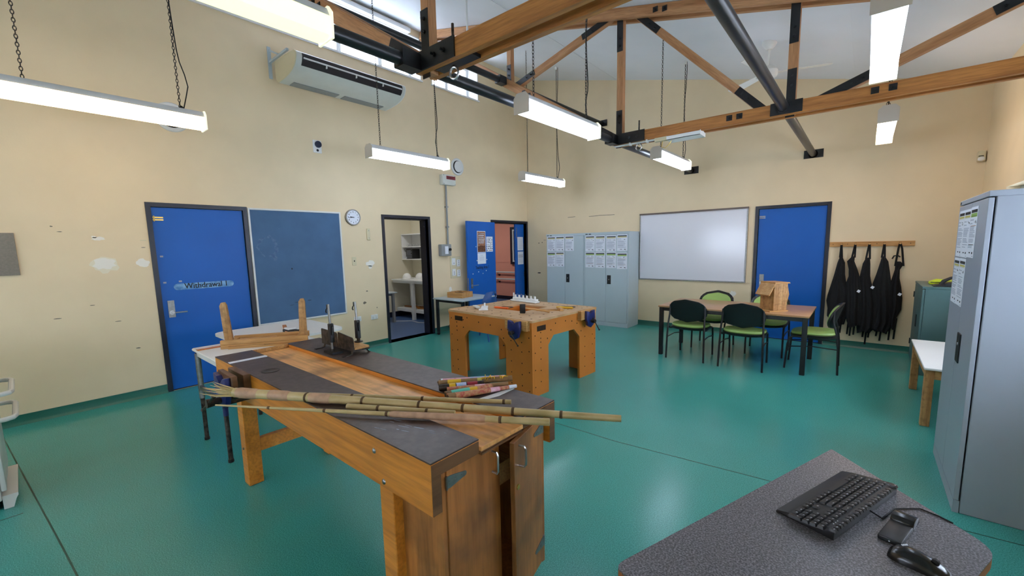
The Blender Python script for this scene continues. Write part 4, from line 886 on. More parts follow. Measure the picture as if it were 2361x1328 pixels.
# ---------------------------------------------------------------- dining table, chairs, birdhouse
t = thing('dining_table', 'long beech topped table on black steel legs before the whiteboard', 'table', (-1.275, 6.14, 0))
tx0, tx1, ty0, ty1 = -2.125, -.425, 5.68, 6.60
m = M(); m.box(tx0, tx1, ty0, ty1, .668, .69, .003, 2); obj('tabletop', m, 'beech', t)
for x in (tx0+.012, tx1-.062):
    for y in (ty0+.012, ty1-.062):
        m = M(); m.box(x, x+.05, y, y+.05, 0, .668, .004, 1); obj('leg', m, 'blacks', t)
for q in ((tx0+.062, tx1-.062, ty0+.02, ty0+.05), (tx0+.062, tx1-.062, ty1-.05, ty1-.02), (tx0+.02, tx0+.05, ty0+.062, ty1-.062), (tx1-.05, tx1-.02, ty0+.062, ty1-.062)):
    m = M(); m.box(*q, .62, .668); obj('frame_rail', m, 'blacks', t)
def chair_proto():
    t = thing('padded_chair', 'green padded black chair with its back to the camera, left of the pair', 'chair', (0,0,0), group='green padded chairs round the long table')
    m = M(); n = 20
    def outline(r, k): return [(.235*r*math.copysign(abs(math.cos(a))**.75, math.cos(a)), .225*r*math.copysign(abs(math.sin(a))**.75, math.sin(a))) for a in [2*math.pi*i/k for i in range(k)]]
    for nm, mt, prof in (('seat_shell', 'black', [(.90,.395),(1.0,.408),(1.02,.425),(.97,.432)]), ('seat_pad', 'lime', [(.95,.430),(.985,.445),(.95,.462),(.7,.468),(.3,.464)])):
        m = M(); rings = []
        for r, z in prof: rings.append([m.bm.verts.new((x, y, z-.02*(max(0, y)/.22)**2-(.012*abs(x)/.23 if False else 0))) for x, y in outline(r, 28)])
        for a, b in zip(rings, rings[1:]):
            for i in range(28): m._f([a[i], a[(i+1)%28], b[(i+1)%28], b[i]])
        m._f(rings[0][::-1]); m._f(rings[-1]); obj(nm, m, mt, t, 50)
    # oval curved back
    def shell(sx, sz, y_off, thick):
        m = M(); nu, nv = 18, 10; F_ = []; B_ = []
        for j in range(nv+1):
            v = -1+2*j/nv; hw = sx*(max(0, 1-abs(v)**2.6))**.5*(1.0-.06*v)+.012; rf = []; rb = []
            for i in range(nu+1):
                u_ = -1+2*i/nu; x = u_*hw; z = .625+v*sz+.03; y = -.235-.045*v+.075*(x/.24)**2*.9+y_off-.03*(1-v)*0
                rf.append(m.bm.verts.new((x, y+thick, z))); rb.append(m.bm.verts.new((x, y, z)))
            F_.append(rf); B_.append(rb)
        for j in range(nv):
            for i in range(nu):
                m._f([F_[j][i], F_[j][i+1], F_[j+1][i+1], F_[j+1][i]]); m._f([B_[j][i+1], B_[j][i], B_[j+1][i], B_[j+1][i+1]])
            m._f([F_[j][0], F_[j+1][0], B_[j+1][0], B_[j][0]]); m._f([F_[j+1][nu], F_[j][nu], B_[j][nu], B_[j+1][nu]])
        for A_, C_ in ((F_[0], B_[0]), (F_[nv], B_[nv])):
            for i in range(nu): m._f([A_[i], A_[i+1], C_[i+1], C_[i]])
        return m
    obj('backrest', shell(.225, .155, 0, .022), 'black', t, 50)
    obj('back_pad', shell(.19, .122, .021, .022), 'lime', t, 50)
    for s in (-1, 1):
        m = M(); m.tube([(.238*s, -.255, .0), (.232*s, -.245, .3), (.228*s, -.225, .47), (.222*s, -.19, .60), (.216*s, -.19, .72)], [.0115]*5, 10); obj('leg', m, 'blacks', t)
        m = M(); m.tube([(.215*s, .255, 0), (.215*s, .235, .30), (.215*s, .215, .385), (.215*s, .17, .40), (.222*s, -.15, .40), (.228*s, -.23, .43)], [.0115]*6, 10); obj('leg', m, 'blacks', t)
        m = M(); m.tube([(.215*s, .238, .27), (.222*s, -.0, .30), (.231*s, -.246, .29)], [.007]*3, 6); obj('side_rail', m, 'blacks', t)
    m = M(); m.tube([(-.222, -.1, .398), (.222, -.1, .398)], .009, 8); m.tube([(-.215, .14, .398), (.215, .14, .398)], .009, 8); obj('cross_rail', m, 'blacks', t)
    return t
c0 = chair_proto(); index_children()
G = 'green padded chairs round the long table'
c0.location = (-1.727, 5.83, 0)
dup(c0, (-1.075, 5.80, 0), R_(1), 'green padded black chair with its back to the camera, right of the pair', G)
dup(c0, (-1.655, 6.60, 0), R_(180), 'green padded chair facing the camera below the whiteboard corner', G)
dup(c0, (-.965, 6.65, 0), R_(181), 'green padded chair facing the camera behind the wooden birdhouse', G)
dup(c0, (-.41, 6.16, 0), R_(91), 'green padded chair seen from the side at the right table end', G)
# birdhouse
A = Vector((-.796, 5.841, .69)); t = thing('birdhouse', 'pine nest box with a slanted roof board on the long table', 'birdhouse', A, math.atan2(.155, .122))
W = WM[t]
def bh(nm, m, mt='pinez'): m.xf(W); return obj(nm, m, mt, t)
m = M(); m.box(-.06, .20, -.015, .21, 0, .014); bh('base', m, 'pine')
for i in range(3): m = M(); m.box(.003+i*.063, .003+i*.063+.0615, 0, .018, .014, .335+.0*i, .001, 1); bh('front_board', m)
for i in range(3): m = M(); m.box(-.0, .016, .02+i*.06, .078+i*.06, .014, .30, .001, 1); bh('side_board', m)
m = M(); m.box(.003, .19, .19, .205, .014, .335); bh('back_board', m)
m = M(); m.prism([(.19, .014), (.235, .20), (.20, .345), (.19, .345)], 1, .018, .19); bh('peaked_side', m)
m = M(); m.prism([(-.068, .195), (.01, .335), (.01, .357), (-.078, .206)], 1, -.01, .20); bh('roof_board', m, 'pine')
m = M(); m.prism([(.0, .337), (.215, .337), (.205, .352), (.0, .357)], 1, -.012, .21); bh('roof_cap', m, 'pine')
# ---------------------------------------------------------------- foreground workbench
bx0, bx1, by0, by1, bz = -3.298, -1.03, .80, 1.515, .85
t = thing('workbench', 'long timber workbench with dark top boards, a sunken well and an end cupboard', 'workbench', (-2.16, 1.16, 0))
m = M(); m.box(bx0, bx1, by0, by0+.225, bz-.006, bz, .001, 1); obj('dark_top_board', m, 'dark', t)
m = M(); m.box(bx0, bx1, 1.268, by1, bz-.006, bz, .001, 1); obj('dark_top_board', m, 'dark', t)
m = M(); m.box(bx0, bx1, by0+.042, by0+.223, bz-.055, bz-.006, .001, 1); obj('top_plank', m, 'benchw', t)
m = M(); m.box(bx0, bx1, 1.27, by1-.042, bz-.055, bz-.006, .001, 1); obj('top_plank', m, 'benchw', t)
m = M(); m.box(bx0, bx1, by0, by0+.041, bz-.19, bz-.006, .002, 1); obj('apron', m, 'benchw', t)
m = M(); m.box(bx0, bx1, by1-.041, by1, bz-.19, bz-.006, .002, 1); obj('apron', m, 'benchw', t)
for q in ((by0+.001, by0+.222, bz-.054, bz-.008), (by0+.001, by0+.040, bz-.188, bz-.0545), (by1-.24, by1-.002, bz-.054, bz-.008), (by1-.04, by1-.002, bz-.188, bz-.0545)):
    m = M(); m.box(bx1, bx1+.0015, *q); obj('end_grain', m, 'benche', t)
m = M(); m.box(bx0+.02, bx1+.012, by0+.224, 1.269, bz-.045, bz-.028, .001, 1); obj('well_board', m, 'benchy', t)
m = M(); m.box(bx0+.02, bx1+.008, by0+.226, 1.267, bz-.052, bz-.0455); m.box(bx0+.02, bx1+.012, by0+.226, 1.267, bz-.06, bz-.0525); obj('well_ply_edge', m, 'benche', t)
m = M(); m.box(bx0-.0, bx0+.019, by0+.224, 1.269, bz-.055, bz-.002); obj('well_end_strip', m, 'pine', t)
for x in (-3.10, -1.415):
    for y in (.843, 1.385):
        m = M(); m.box(x, x+.09, y, y+.088, 0, bz-.056, .003, 1); obj('leg', m, 'benchw', t)
    m = M(); m.box(x+.045, x+.085, .932, 1.384, .215, .305, .002, 1); obj('stretcher', m, 'benchw', t)
for x, z in ((-1.366, .79), (-1.312, .685), (-3.06, .77)):
    m = M(); m.ell((x, by0, z), .011, .006, .011, 12, 8); obj('bolt', m, 'steel', t)
m = M(); m.cyl((-3.05, .843, .255), (-3.05, .835, .255), .008, n=10); obj('bolt', m, 'steel', t)
m = M(); m.lathe([(.048, 0), (.05, .002), (.04, .003), (.034, .001)], (-2.62, .90, bz), n=28); obj('inlaid_ring', m, 'rust', t)
m = M(); m.loop((-1.62, 1.375, bz+.004), (1,0,0), (0,1,0), .036, .03, .006, 24, 6); obj('round_hole_rim', m, 'benche', t)
for k in range(14):
    rnd = random.Random(k); obj('scratch', blob((rnd.uniform(-1.5,-1.15), rnd.uniform(.83,.99), bz), (1,.3,0), (-.3,1,0), rnd.uniform(.004,.03), rnd.uniform(.0008,.002), k, .0004, 8), 'grey', t)
# cupboard in the right end
fx = -1.062
m = M(); m.box(-1.41, fx-.02, .932, .945, .09, .79); m.box(-1.41, fx-.02, 1.43, 1.445, .09, .79); m.box(-1.41, -1.395, .945, 1.43, .09, .79); m.box(-1.395, fx-.02, .945, 1.43, .09, .105); m.box(-1.395, fx-.02, .945, 1.43, .78, .79); m.box(-1.325, fx-.02, .885, .93, .09, .79); obj('cupboard_carcass', m, 'doorw', t)
m = M(); m.box(-1.39, -1.16, .946, 1.429, .50, .60); obj('cupboard_shelf', m, 'pine', t)
m = M(); m.box(-1.39, -1.11, .94, 1.46, 0, .09, .002, 1); obj('plinth', m, 'pine', t)
for q in ((.855, .872), (1.43, 1.448)):
    m = M(); m.box(fx-.02, fx+.016, *q, .09, .79); obj('face_stile', m, 'doorw', t)
def strap(y, z, s, par, W_=None):
    m = M(); m.prism([(0, -.022), (s*.018, -.022), (s*.09, -.008), (s*.095, .0), (s*.09, .008), (s*.018, .022), (0, .022)], 0, 0, .003); m.xf(Matrix.Translation((fx+.021, y, z)))
    for k in (.012, .04, .07): m.cyl((fx+.0235, y+s*k, z), (fx+.026, y+s*k, z), .004, n=8)
    m.cyl((fx+.022, y, z-.024), (fx+.022, y, z+.024), .005, n=8)
    if W_: m.xf(W_)
    obj('strap_hinge', m, 'steel', par)
def pull(y, z, par, W_=None):
    m = M(); m.tube([(fx+.018, y, z-.042), (fx+.044, y, z-.042), (fx+.05, y, z-.032), (fx+.05, y, z+.032), (fx+.044, y, z+.042), (fx+.018, y, z+.042)], .0045, 8)
    if W_: m.xf(W_)
    obj('pull_handle', m, 'chrome', par)
m = M(); m.box(fx, fx+.02, .875, 1.147, .105, .793, .002, 1); d1 = obj('door', m, 'doorw', t)
strap(.872, .745, 1, d1); strap(.872, .2, 1, d1); pull(1.105, .725, d1)
Wd = Matrix.Translation((fx, 1.428, 0)) @ Matrix.Rotation(R_(13), 4, 'Z') @ Matrix.Translation((-fx, -1.428, 0))
m = M(); m.box(fx, fx+.02, 1.152, 1.426, .105, .793, .002, 1); m.xf(Wd); d2 = obj('door', m, 'doorw', t)
strap(1.43, .745, -1, d2, Wd); strap(1.43, .2, -1, d2, Wd); pull(1.195, .725, d2, Wd)
m = M(); m.cyl((fx+.02, 1.18, .60), (fx+.024, 1.18, .60), .011, n=14); m.xf(Wd); obj('lock', m, 'brass', d2)
# vice on the front left
t = thing('bench_vice', 'dark blue bench vice with timber jaws on the front of the long workbench', 'vice', (-2.72, .74, .8))
m = M(); m.box(-2.90, -2.64, .762, .80, .735, .853, .002, 1); obj('jaw_board', m, 'benche', t)
m = M(); m.box(-2.86, -2.62, .700, .728, .745, .862, .002, 1); obj('jaw_board', m, 'benche', t)
m = M(); m.prism([(-2.85, .855), (-2.845, .75), (-2.80, .675), (-2.72, .665), (-2.67, .70), (-2.645, .76), (-2.64, .855), (-2.69, .845), (-2.74, .80), (-2.79, .845)], 1, .672, .70, .004); obj('front_jaw', m, 'vice', t)
for z in (.71,):
    m = M(); m.cyl((-2.745, .62, z), (-2.745, .80, z), .016, n=14); m.cyl((-2.745, .60, z), (-2.745, .668, z), .026, .02, n=14); obj('screw', m, 'rust', t)
for x in (-2.80, -2.69):
    m = M(); m.cyl((x, .70, .70), (x, .80, .70), .01, n=10); obj('guide_rod', m, 'rust', t)
m = M(); m.tube([(-2.63, .612, .775), (-2.86, .608, .645)], .0065, 8); m.ell((-2.86, .608, .645), .012, .012, .012, 10, 6); m.ell((-2.63, .612, .775), .012, .012, .012, 10, 6); obj('tommy_bar', m, 'rust', t)
# things on the bench
m = M(); m.box(-3.035, -3.0, .802, 1.02, bz, bz+.004); solo('white_strip', m, 'paper', 'narrow white strip across the dark board at the bench left end', 'strip', (-3.02, .91, bz))
t = thing('mitre_saw_frame', 'dark steel mitre box with two upright saw guide posts on the bench', 'mitre box', (-2.7, 1.42, bz))
def plate(x0, x1, zt0, zt1):
    m = M(); m.prism([(x0, .875), (x1, .875), (x1, zt1-.012), (x1-.012, zt1), (x0+.006, zt0), (x0, zt0-.006)], 1, 1.383, 1.389); obj('fence_plate', m, 'rust', t)
plate(-2.975, -2.75, .985, .978); plate(-2.735, -2.535, .985, .968)
m = M(); m.box(-2.96, -2.535, 1.392, 1.50, .884, .90, .002, 1); obj('timber_bed', m, 'pine', t)
m = M(); m.box(-2.96, -2.535, 1.389, 1.50, .874, .8835); obj('bed_frame', m, 'rust', t)
for x, y, s in ((-2.94, 1.385, -1), (-2.56, 1.385, -1), (-2.94, 1.49, 1), (-2.56, 1.49, 1)):
    m = M(); yy = y
    pts = [(yy, .876), (yy+s*.004, .868), (yy+s*.008, .856), (yy+s*.03, .8505), (yy+s*.075, .8505)] if s < 0 else [(yy, .876), (yy, .862), (yy+.012, .8505), (yy+.018, .8505)]
    for (a, b), (c, e) in zip(pts, pts[1:]): m.hexa([(x, a, b), (x+.022, a, b), (x+.022, c, e), (x, c, e), (x, a, b+.005), (x+.022, a, b+.005), (x+.022, c, e+.005), (x, c, e+.005)])
    obj('foot', m, 'rust', t)
for x, y, zb in ((-2.715, 1.33, .862), (-2.68, 1.505, .905)):
    m = M(); m.cyl((x, y, zb), (x-.015, y, 1.185), .008, n=10); p_ = obj('guide_post', m, 'steel', t)
    m = M(); m.box(x-.019, x+.013, y-.015, y+.015, .925, 1.055, .004, 1); m.box(x+.013, x+.025, y-.006, y+.006, .98, 1.04, .003, 1); obj('clamp_sleeve', m, 'black', p_)
    m = M(); m.tube([(x-.015, y, 1.18), (x-.035, y, 1.18), (x-.036, y, 1.155), (x-.05, y, 1.145), (x-.055, y, 1.13), (x-.045, y, 1.125)], .004, 6); obj('hook', m, 'black', p_)
    m = M(); m.lathe([(.03, 0), (.03, .006), (.012, .012), (.012, .03)], (x, y, .85 if y < 1.4 else .90), n=14); obj('post_base', m, 'rust', p_)
m = M(); m.box(-2.78, -2.66, 1.30, 1.375, .851, .866); obj('swivel_arm', m, 'black', t)
# bamboo
def cane(p, q, r0, r1, nodes, label, kind='bamboo', sheaths=()):
    p = Vector(p); q = Vector(q); t = thing('bamboo_cane', label, 'bamboo cane', (p+q)/2, group='bamboo canes across the bench')
    d = q-p; L = d.length; st = []
    N_ = 14
    m = M(); m.tube([p+d*i/N_ for i in range(N_+1)], [r0+(r1-r0)*i/N_ for i in range(N_+1)], 12); cn = obj('cane', m, 'bamboo', t)
    for k in nodes:
        m = M(); r = r0+(r1-r0)*k; c = p+d*k; e = d.normalized()
        m.tube([c-e*.006, c-e*.002, c, c+e*.002, c+e*.006], [r*1.0+.0003, r*1.06+.0008, r*1.02+.0004, r*1.08+.001, r+.0003], 12); obj('node_ring', m, 'node', cn)
    for a, b in sheaths:
        m = M(); m.tube([p+d*a, p+d*(a+.01), p+d*(b-.01), p+d*b], [r0+(r1-r0)*a+.0008, r0+(r1-r0)*a+.003, r0+(r1-r0)*b+.003, r0+(r1-r0)*b+.0008], 12); obj('sheath', m, 'sheath', cn)
    return t
c1 = cane((-2.27, .615, .876), (-.685, 1.469, .866), .0225, .0135, (.22, .38, .53, .64, .76, .87), 'thickest bamboo cane with a frayed left end and three pink sheath wraps', sheaths=((.01,.075),(.11,.17),(.23,.29)))
for k in range(16):
    rnd = random.Random(k+9); a = Vector((-2.27, .615, .876))+Vector((rnd.uniform(-.008,.008), rnd.uniform(-.012,.012), rnd.uniform(-.014,.014)))
    L = rnd.uniform(.10, .22); e = a+Vector((-.88*L, -.42*L, rnd.uniform(-.03,.03)+L*.08)); mid = (a+e)/2+Vector((0, 0, rnd.uniform(-.012, .004)))
    m = M(); m.tube([a+Vector((.04,.02,0)), a, mid, e], [.0035, .004, .003, .0008], 5); obj('frayed_strand', m, 'bamboo', c1)
cane((-2.175, .51, .868), (-.886, 1.269, .868), .0035, .0145, (.18, .36, .55, .72, .87), 'slim bamboo cane tapering to the left, nearest the camera', sheaths=((.56,.83),))
cane((-2.05, .78, .868), (-1.139, 1.34, .868), .011, .010, (.3, .62, .97), 'short bamboo cane lying behind the thickest one')
cane((-1.685, .872, .865), (-1.25, 1.11, .865), .013, .011, (.3, .75), 'shortest bamboo cane lying between the two longest')
# decorated rain sticks
def stick(p, q, r, mt, lab, bands, hollow=True, taper=1.0):
    p = Vector(p); q = Vector(q); d = q-p; e = d.normalized(); t = thing('rain_stick', lab, 'rain stick', (p+q)/2, group='decorated cardboard rain sticks')
    m = M(); m.tube([p, p+d*.5, q], [r, r*(1+taper)/2, r*taper], 14); b = obj('tube', m, mt, t)
    m = M(); m.tube([p-e*.001, p+e*.0005], r*.72, 12); obj('tube_mouth', m, 'hole', b)
    for a, c, k in bands:
        m = M(); ra = r*(1+(taper-1)*a); m.tube([p+d*a, p+d*c], [ra+.0006, r*(1+(taper-1)*c)+.0006], 14); obj('painted_band', m, k, b)
    return t
z = .85
stick((-1.625, 1.355, .866), (-1.40, 1.60, .866), .0085, 'pinkp', 'thin pink and blue painted stick, rearmost of the pile', [(.45,.78,'bluep'),(.0,.03,'paper')])
s2_ = stick((-1.60, 1.318, .8655), (-1.352, 1.602, .8655), .015, 'kraft', 'kraft stick wound with yellow wool, second from the back', [(.12,.3,'yellowp'),(.52,.58,'yellow')])
for k in range(18):
    rnd = random.Random(k+70); c = Vector((-1.60, 1.318, .8655)).lerp(Vector((-1.352, 1.602, .8655)), rnd.uniform(.58, .93)); dd_ = Vector((rnd.uniform(-1,1), rnd.uniform(-1,1), rnd.uniform(-.2,.4))).normalized()
    m = M(); q = c+Vector((.006, -.006, .0145)); m.tube([q-dd_*.018, q+Vector((0,0,.003)), q+dd_*.018], .0016, 5); obj('wool_strand', m, 'wool', s2_)
stick((-1.545, 1.275, .8655), (-1.415, 1.455, .8655), .0155, 'rust', 'short dark capped stick with red and lilac bands in the middle', [(.22,.36,'yellowp'),(.38,.6,'bluep'),(.62,.85,'red')])
stick((-1.50, 1.286, .8635), (-1.315, 1.526, .8635), .0115, 'redp', 'pink and kraft stick ending in a bare wooden tip', [(.45,.62,'pinkp'),(.7,1.0,'kraft')])
stick((-1.446, 1.228, .8665), (-1.345, 1.442, .8665), .0155, 'kraft', 'stick with mint green and yellow bands near the front', [(.12,.5,'mint'),(.5,.66,'yellowp'),(.66,.98,'redp')])
stick((-1.41, 1.212, .8675), (-1.265, 1.53, .8625), .0175, 'redp', 'frontmost stick speckled red and kraft, tapering to a white tip', [(.0,.1,'kraft'),(.42,.6,'redp'),(.6,.74,'pinkp'),(.88,1.0,'paper')], taper=.45)
m = M(); m.prism([(-1.318, 1.262), (-1.296, 1.258), (-1.262, 1.40), (-1.268, 1.52), (-1.285, 1.50)], 2, bz+.0004, bz+.0026); t = solo('saw_blade', m, 'whitem', 'pale triangular saw blade beside the frontmost rain stick', 'saw blade', (-1.29, 1.38, bz))
m = M(); m.cyl((-1.303, 1.285, bz+.0026), (-1.303, 1.285, bz+.003), .005, n=10); obj('hang_hole', m, 'ink', t)
# ---------------------------------------------------------------- white tables left of the bench
t = thing('white_table', 'white topped table with worn steel legs against the bench left end', 'table', (-3.75, 1.25, 0))
m = M(); m.box(-4.17, -3.305, .855, 1.66, .748, .772, .012, 2); obj('tabletop', m, 'white', t)
for x, y in ((-4.09, .875), (-3.49, .875), (-4.09, 1.60), (-3.49, 1.60)):
    m = M(); m.cyl((x, y, 0), (x, y, .74), .0155, n=14); lg = obj('leg', m, 'rust', t)
    m = M(); m.cyl((x, y, .36), (x, y, .735), .0175 if x > -4 else .02, n=14); obj('paint_sleeve' if x > -4 else 'tape_wrap', m, 'vice' if x > -4 else 'steel', lg)
    m = M(); m.cyl((x, y, 0), (x, y, .02), .019, n=12); obj('foot', m, 'rubber', lg)
for q in ((-4.09, -3.49, .868, .888), (-4.09, -3.49, 1.59, 1.61)):
    m = M(); m.box(*q, .715, .745); obj('frame_rail', m, 'whitem', t)
m = M(); m.box(-4.10, -3.49, .862, .885, .44, .47); obj('brace_rail', m, 'steel', t)
m = M(); m.box(-4.05, -4.0, .86, 1.65, .772, .777); solo('loose_batten', m, 'benchw', 'flat brown slat lying across the white table left part', 'slat', (-4.02, 1.25, .772))
m = M(); m.box(-.3, .3, -.018, .018, 0, .02); m.xf(Matrix.Translation((-4.55, 1.75, .72)) @ Matrix.Rotation(R_(-18), 4, 'Z')); solo('loose_batten', m, 'benchw', 'brown slat on the rear rounded table behind the upright rail', 'slat', (-4.55, 1.75, .72), R_(-18))
t = thing('rounded_table', 'white rounded table behind, below the pinboard', 'table', (-4.6, 1.85, 0))
m = M(); pts = []
for cx_, cy_, a0 in ((-4.31, 2.1, 0), (-5.0, 2.1, 90), (-5.0, 1.36, 180), (-4.31, 1.36, 270)):
    for k in range(7): a = R_(a0+15*k); pts.append((cx_+.12*math.cos(a), cy_+.12*math.sin(a)))
m.prism(pts, 2, .695, .72); obj('tabletop', m, 'white', t)
for x, y in ((-5.0, 1.36), (-4.31, 2.1), (-5.0, 2.1), (-4.31, 1.36)):
    m = M(); m.cyl((x, y, 0), (x, y, .695), .016, n=12); obj('leg', m, 'rust', t)
# upturned wooden frame
A = Vector((-3.90, .99, .772)); t = thing('timber_stand', 'pine U shaped frame with two uprights on the white table', 'stand', A, math.atan2(.535, .36)); W = WM[t]
def wf(nm, m, mt='pine'): m.xf(W); return obj(nm, m, mt, t)
m = M(); m.box(0, .645, 0, .03, .0, .035, .002, 1); wf('rail', m); m = M(); m.box(0, .645, 0, .03, .036, .07, .002, 1); wf('rail', m)
m = M(); m.box(.05, .63, .16, .185, .03, .075, .002, 1); wf('rail', m)
m = M(); m.box(.05, .09, .03, .16, .03, .06); wf('cross_rail', m); m = M(); m.box(.55, .59, .03, .16, .03, .06); wf('cross_rail', m)
m = M(); m.box(.06, .32, -.02, -.001, .0, .022); wf('off_cut', m); m = M(); m.box(.30, .56, -.022, -.001, .0, .016); wf('off_cut', m)
m = M(); m.box(.13, .40, .05, .062, .06, .07); wf('loose_stick', m)
for x, y in ((.045, .075), (.60, .075)):
    m = M(); m.prism([(-.03, 0), (.03, 0), (.022, .335), (.012, .36), (-.012, .36), (-.026, .335)], 1, -.017, .017, .002); m.xf(Matrix.Translation((x, y, .012)) @ Matrix.Rotation(R_(-3 if x < .3 else 2), 4, 'Y')); wf('upright', m, 'pinez')
t = thing('power_tool', 'black hand clamp with a pale top lying on the rounded white table', 'clamp', (-4.45, 1.75, .72))
m = M(); m.box(-4.52, -4.36, 1.70, 1.80, .72, .75, .008, 2); obj('body', m, 'black', t)
m = M(); m.box(-4.50, -4.40, 1.71, 1.79, .75, .768, .004, 1); obj('pale_top', m, 'white', t)
m = M(); m.tube([(-4.37, 1.75, .735), (-4.30, 1.78, .75), (-4.25, 1.83, .735)], .012, 8); obj('grip', m, 'black', t)
# ---------------------------------------------------------------- activity workbench with arches
KC = Vector((-3.11, 3.895, 0)); t = thing('activity_workbench', 'square ochre workbench with arched sides, drilled top and centre well', 'workbench', KC, -.06); KW = WM[t]; kt = t
def kb(nm, m, mt, par=None): m.xf(KW); return obj(nm, m, mt, par or kt)
kx, ky, kz = .665, .592, .80
hx0, hx1, hy0, hy1 = -.27, .19, -.19, .26
m = wallgrid([-kx-.004, kx+.004, hx0, hx1], [-ky-.004, ky+.004, hy0, hy1], [(hx0, hx1, hy0, hy1)], lambda u_, v_, s: (u_, v_, kz-.022*s)); kb('top', m, 'plytop')
m = M(); m.box(-kx, kx, -ky, ky, kz-.042, kz-.0225) if False else None
for a, b, c, e in ((hx0-.02, hx0, hy0-.02, hy1+.02), (hx1, hx1+.02, hy0-.02, hy1+.02), (hx0, hx1, hy0-.02, hy0), (hx0, hx1, hy1, hy1+.02)): m.box(a, b, c, e, .62, kz-.0225)
kb('well_lining', m, 'mdf'); m = M(); m.box(hx0-.02, hx1+.02, hy0-.02, hy1+.02, .60, .62); kb('well_floor', m, 'mdf')
m = M(); m.box(-kx, kx, -ky, -ky+.035, kz-.045, kz-.0225); m.box(-kx, kx, ky-.035, ky, kz-.045, kz-.0225); m.box(kx-.035, kx, -ky+.035, ky-.035, kz-.045, kz-.0225); m.box(-kx, -kx+.035, -ky+.035, ky-.035, kz-.045, kz-.0225); kb('top_edge_lip', m, 'mdf')
fr = [(-kx+.004, 0), (-.385, 0), (-.385, .50), (-.30, .585), (.20, .585), (.29, .50), (.29, 0), (kx-.004, 0), (kx-.004, kz-.045), (-kx+.004, kz-.045)]
sd = [(-ky+.034, 0), (-.325, 0), (-.325, .51), (-.235, .60), (.14, .60), (.25, .50), (.25, 0), (ky-.034, 0), (ky-.034, kz-.045), (-ky+.034, kz-.045)]
P_ = []
m = M(); m.prism(fr, 1, -ky+.004, -ky+.032); P_.append(kb('arched_side', m, 'mdf')); m = M(); m.prism(fr, 1, ky-.032, ky-.004); P_.append(kb('arched_side', m, 'mdf'))
m = M(); m.prism(sd, 0, kx-.032, kx-.004); P_.append(kb('arched_side', m, 'mdf')); m = M(); m.prism(sd, 0, -kx+.004, -kx+.032); P_.append(kb('arched_side', m, 'mdf'))
for x, y in ((-kx+.036, -ky+.036), (kx-.036, -ky+.036), (-kx+.036, ky-.036), (kx-.036, ky-.036)):
    sx, sy = (1 if x < 0 else -1), (1 if y < 0 else -1)
    m = M(); m.box(min(x, x+sx*.045), max(x, x+sx*.045), min(y, y+sy*.2), max(y, y+sy*.2), 0, kz-.05); kb('corner_post', m, 'mdf')
# dog holes: dark bored discs
m = M()
def hol(p, n, r=.0085): p = Vector(p); n = Vector(n); m.cyl(p-n*.002, p+n*.0004, r, n=10)
fy_ = -ky+.004
for x in (-.52,):
    for z in (.08,.2,.32,.44,.56,.61,.66): hol((x, fy_, z), (0,-1,0))
for x, zs in ((-.62, (.1,.3,.5,.7)), (.37, (.10,.22,.34,.46,.56)), (.52, (.1,.22,.34,.46,.56)), (.62, (.06,.26,.48,.62))):
    for z in zs: hol((x, fy_, z), (0,-1,0), .0075)
for x, z in ((-.40,.61),(-.40,.70),(-.33,.73),(-.13,.70),(.06,.69),(.23,.66),(.26,.57),(.26,.49)): hol((x, fy_, z), (0,-1,0))
sx_ = kx-.004
for y, zs in ((-.45, (.14,.26,.38,.50,.56,.60,.66)), (-.54, (.1,.28,.46,.64)), (.36, (.12,.24,.36,.48,.6)), (.52, (.12,.24,.36,.48,.6)), (.57, (.18,.42))):
    for z in zs: hol((sx_, y, z), (1,0,0), .0075)
for y, z in ((-.34,.58),(-.28,.66),(-.2,.72),(-.02,.72),(.10,.70),(.2,.66),(.28,.56)): hol((sx_, y, z), (1,0,0))
for x in [-.58+.145*i for i in range(9)]:
    for y in (-.50, -.36, .42, .53): hol((x, y, kz), (0,0,1), .011)
for y in (-.2, -.05, .1, .25):
    for x in (-.58, -.42, .35, .5): hol((x, y, kz), (0,0,1), .011)
kb('bored_holes', m, 'hole')
for par, o, u_ in ((P_[0], (-.545, fy_, .69), (1,0,0)), (P_[2], (sx_, -.50, .685), (0,1,0))):
    m = M(); m.panel(o, u_, LV, .125, .04, .002); m.panel(Vector(o)-Vector(u_)*.008-Vector(LV)*.007, u_, LV, .141, .054, .0008); kb('hand_slot', m, 'hole', par)
def kvice(lab, F):
    v = thing('bench_vice', lab, 'vice', KW @ Vector(F.translation), group='blue vices on the square workbench')
    G_ = KW @ F   # local: x along the bench face, y up, z out of the face
    def b_(nm, m, mt): m.xf(G_); return obj(nm, m, mt, v)
    m = M(); m.box(-.15, .15, -.10, .0, .0, .022, .002, 1); b_('jaw_board', m, 'pine'); m = M(); m.box(-.15, .15, -.10, .004, .030, .052, .002, 1); b_('jaw_board', m, 'pine')
    m = M(); m.prism([(-.08, .0), (-.085, -.09), (-.055, -.17), (0, -.20), (.055, -.17), (.085, -.09), (.08, .0), (.03, -.012), (0, -.045), (-.03, -.012)], 2, .053, .085, .004); b_('front_jaw', m, 'vice')
    m = M(); m.cyl((0, -.12, .0), (0, -.12, .12), .014, n=12); m.cyl((0, -.12, .10), (0, -.12, .14), .022, n=12); b_('screw', m, 'rust')
    m = M(); m.tube([(-.03, -.085, .13), (.10, -.235, .13)], .0055, 8); m.ell((-.03, -.085, .13), .01, .01, .01, 8, 6); m.ell((.10, -.235, .13), .01, .01, .01, 8, 6); b_('tommy_bar', m, 'rust')
kvice('blue vice with pine jaws on the near side of the square workbench', frame((.485, -ky+.004, .795), (1,0,0), LV))
kvice('blue vice at the right rear of the square workbench', frame((kx-.004, .36, .795), (0,1,0), LV))
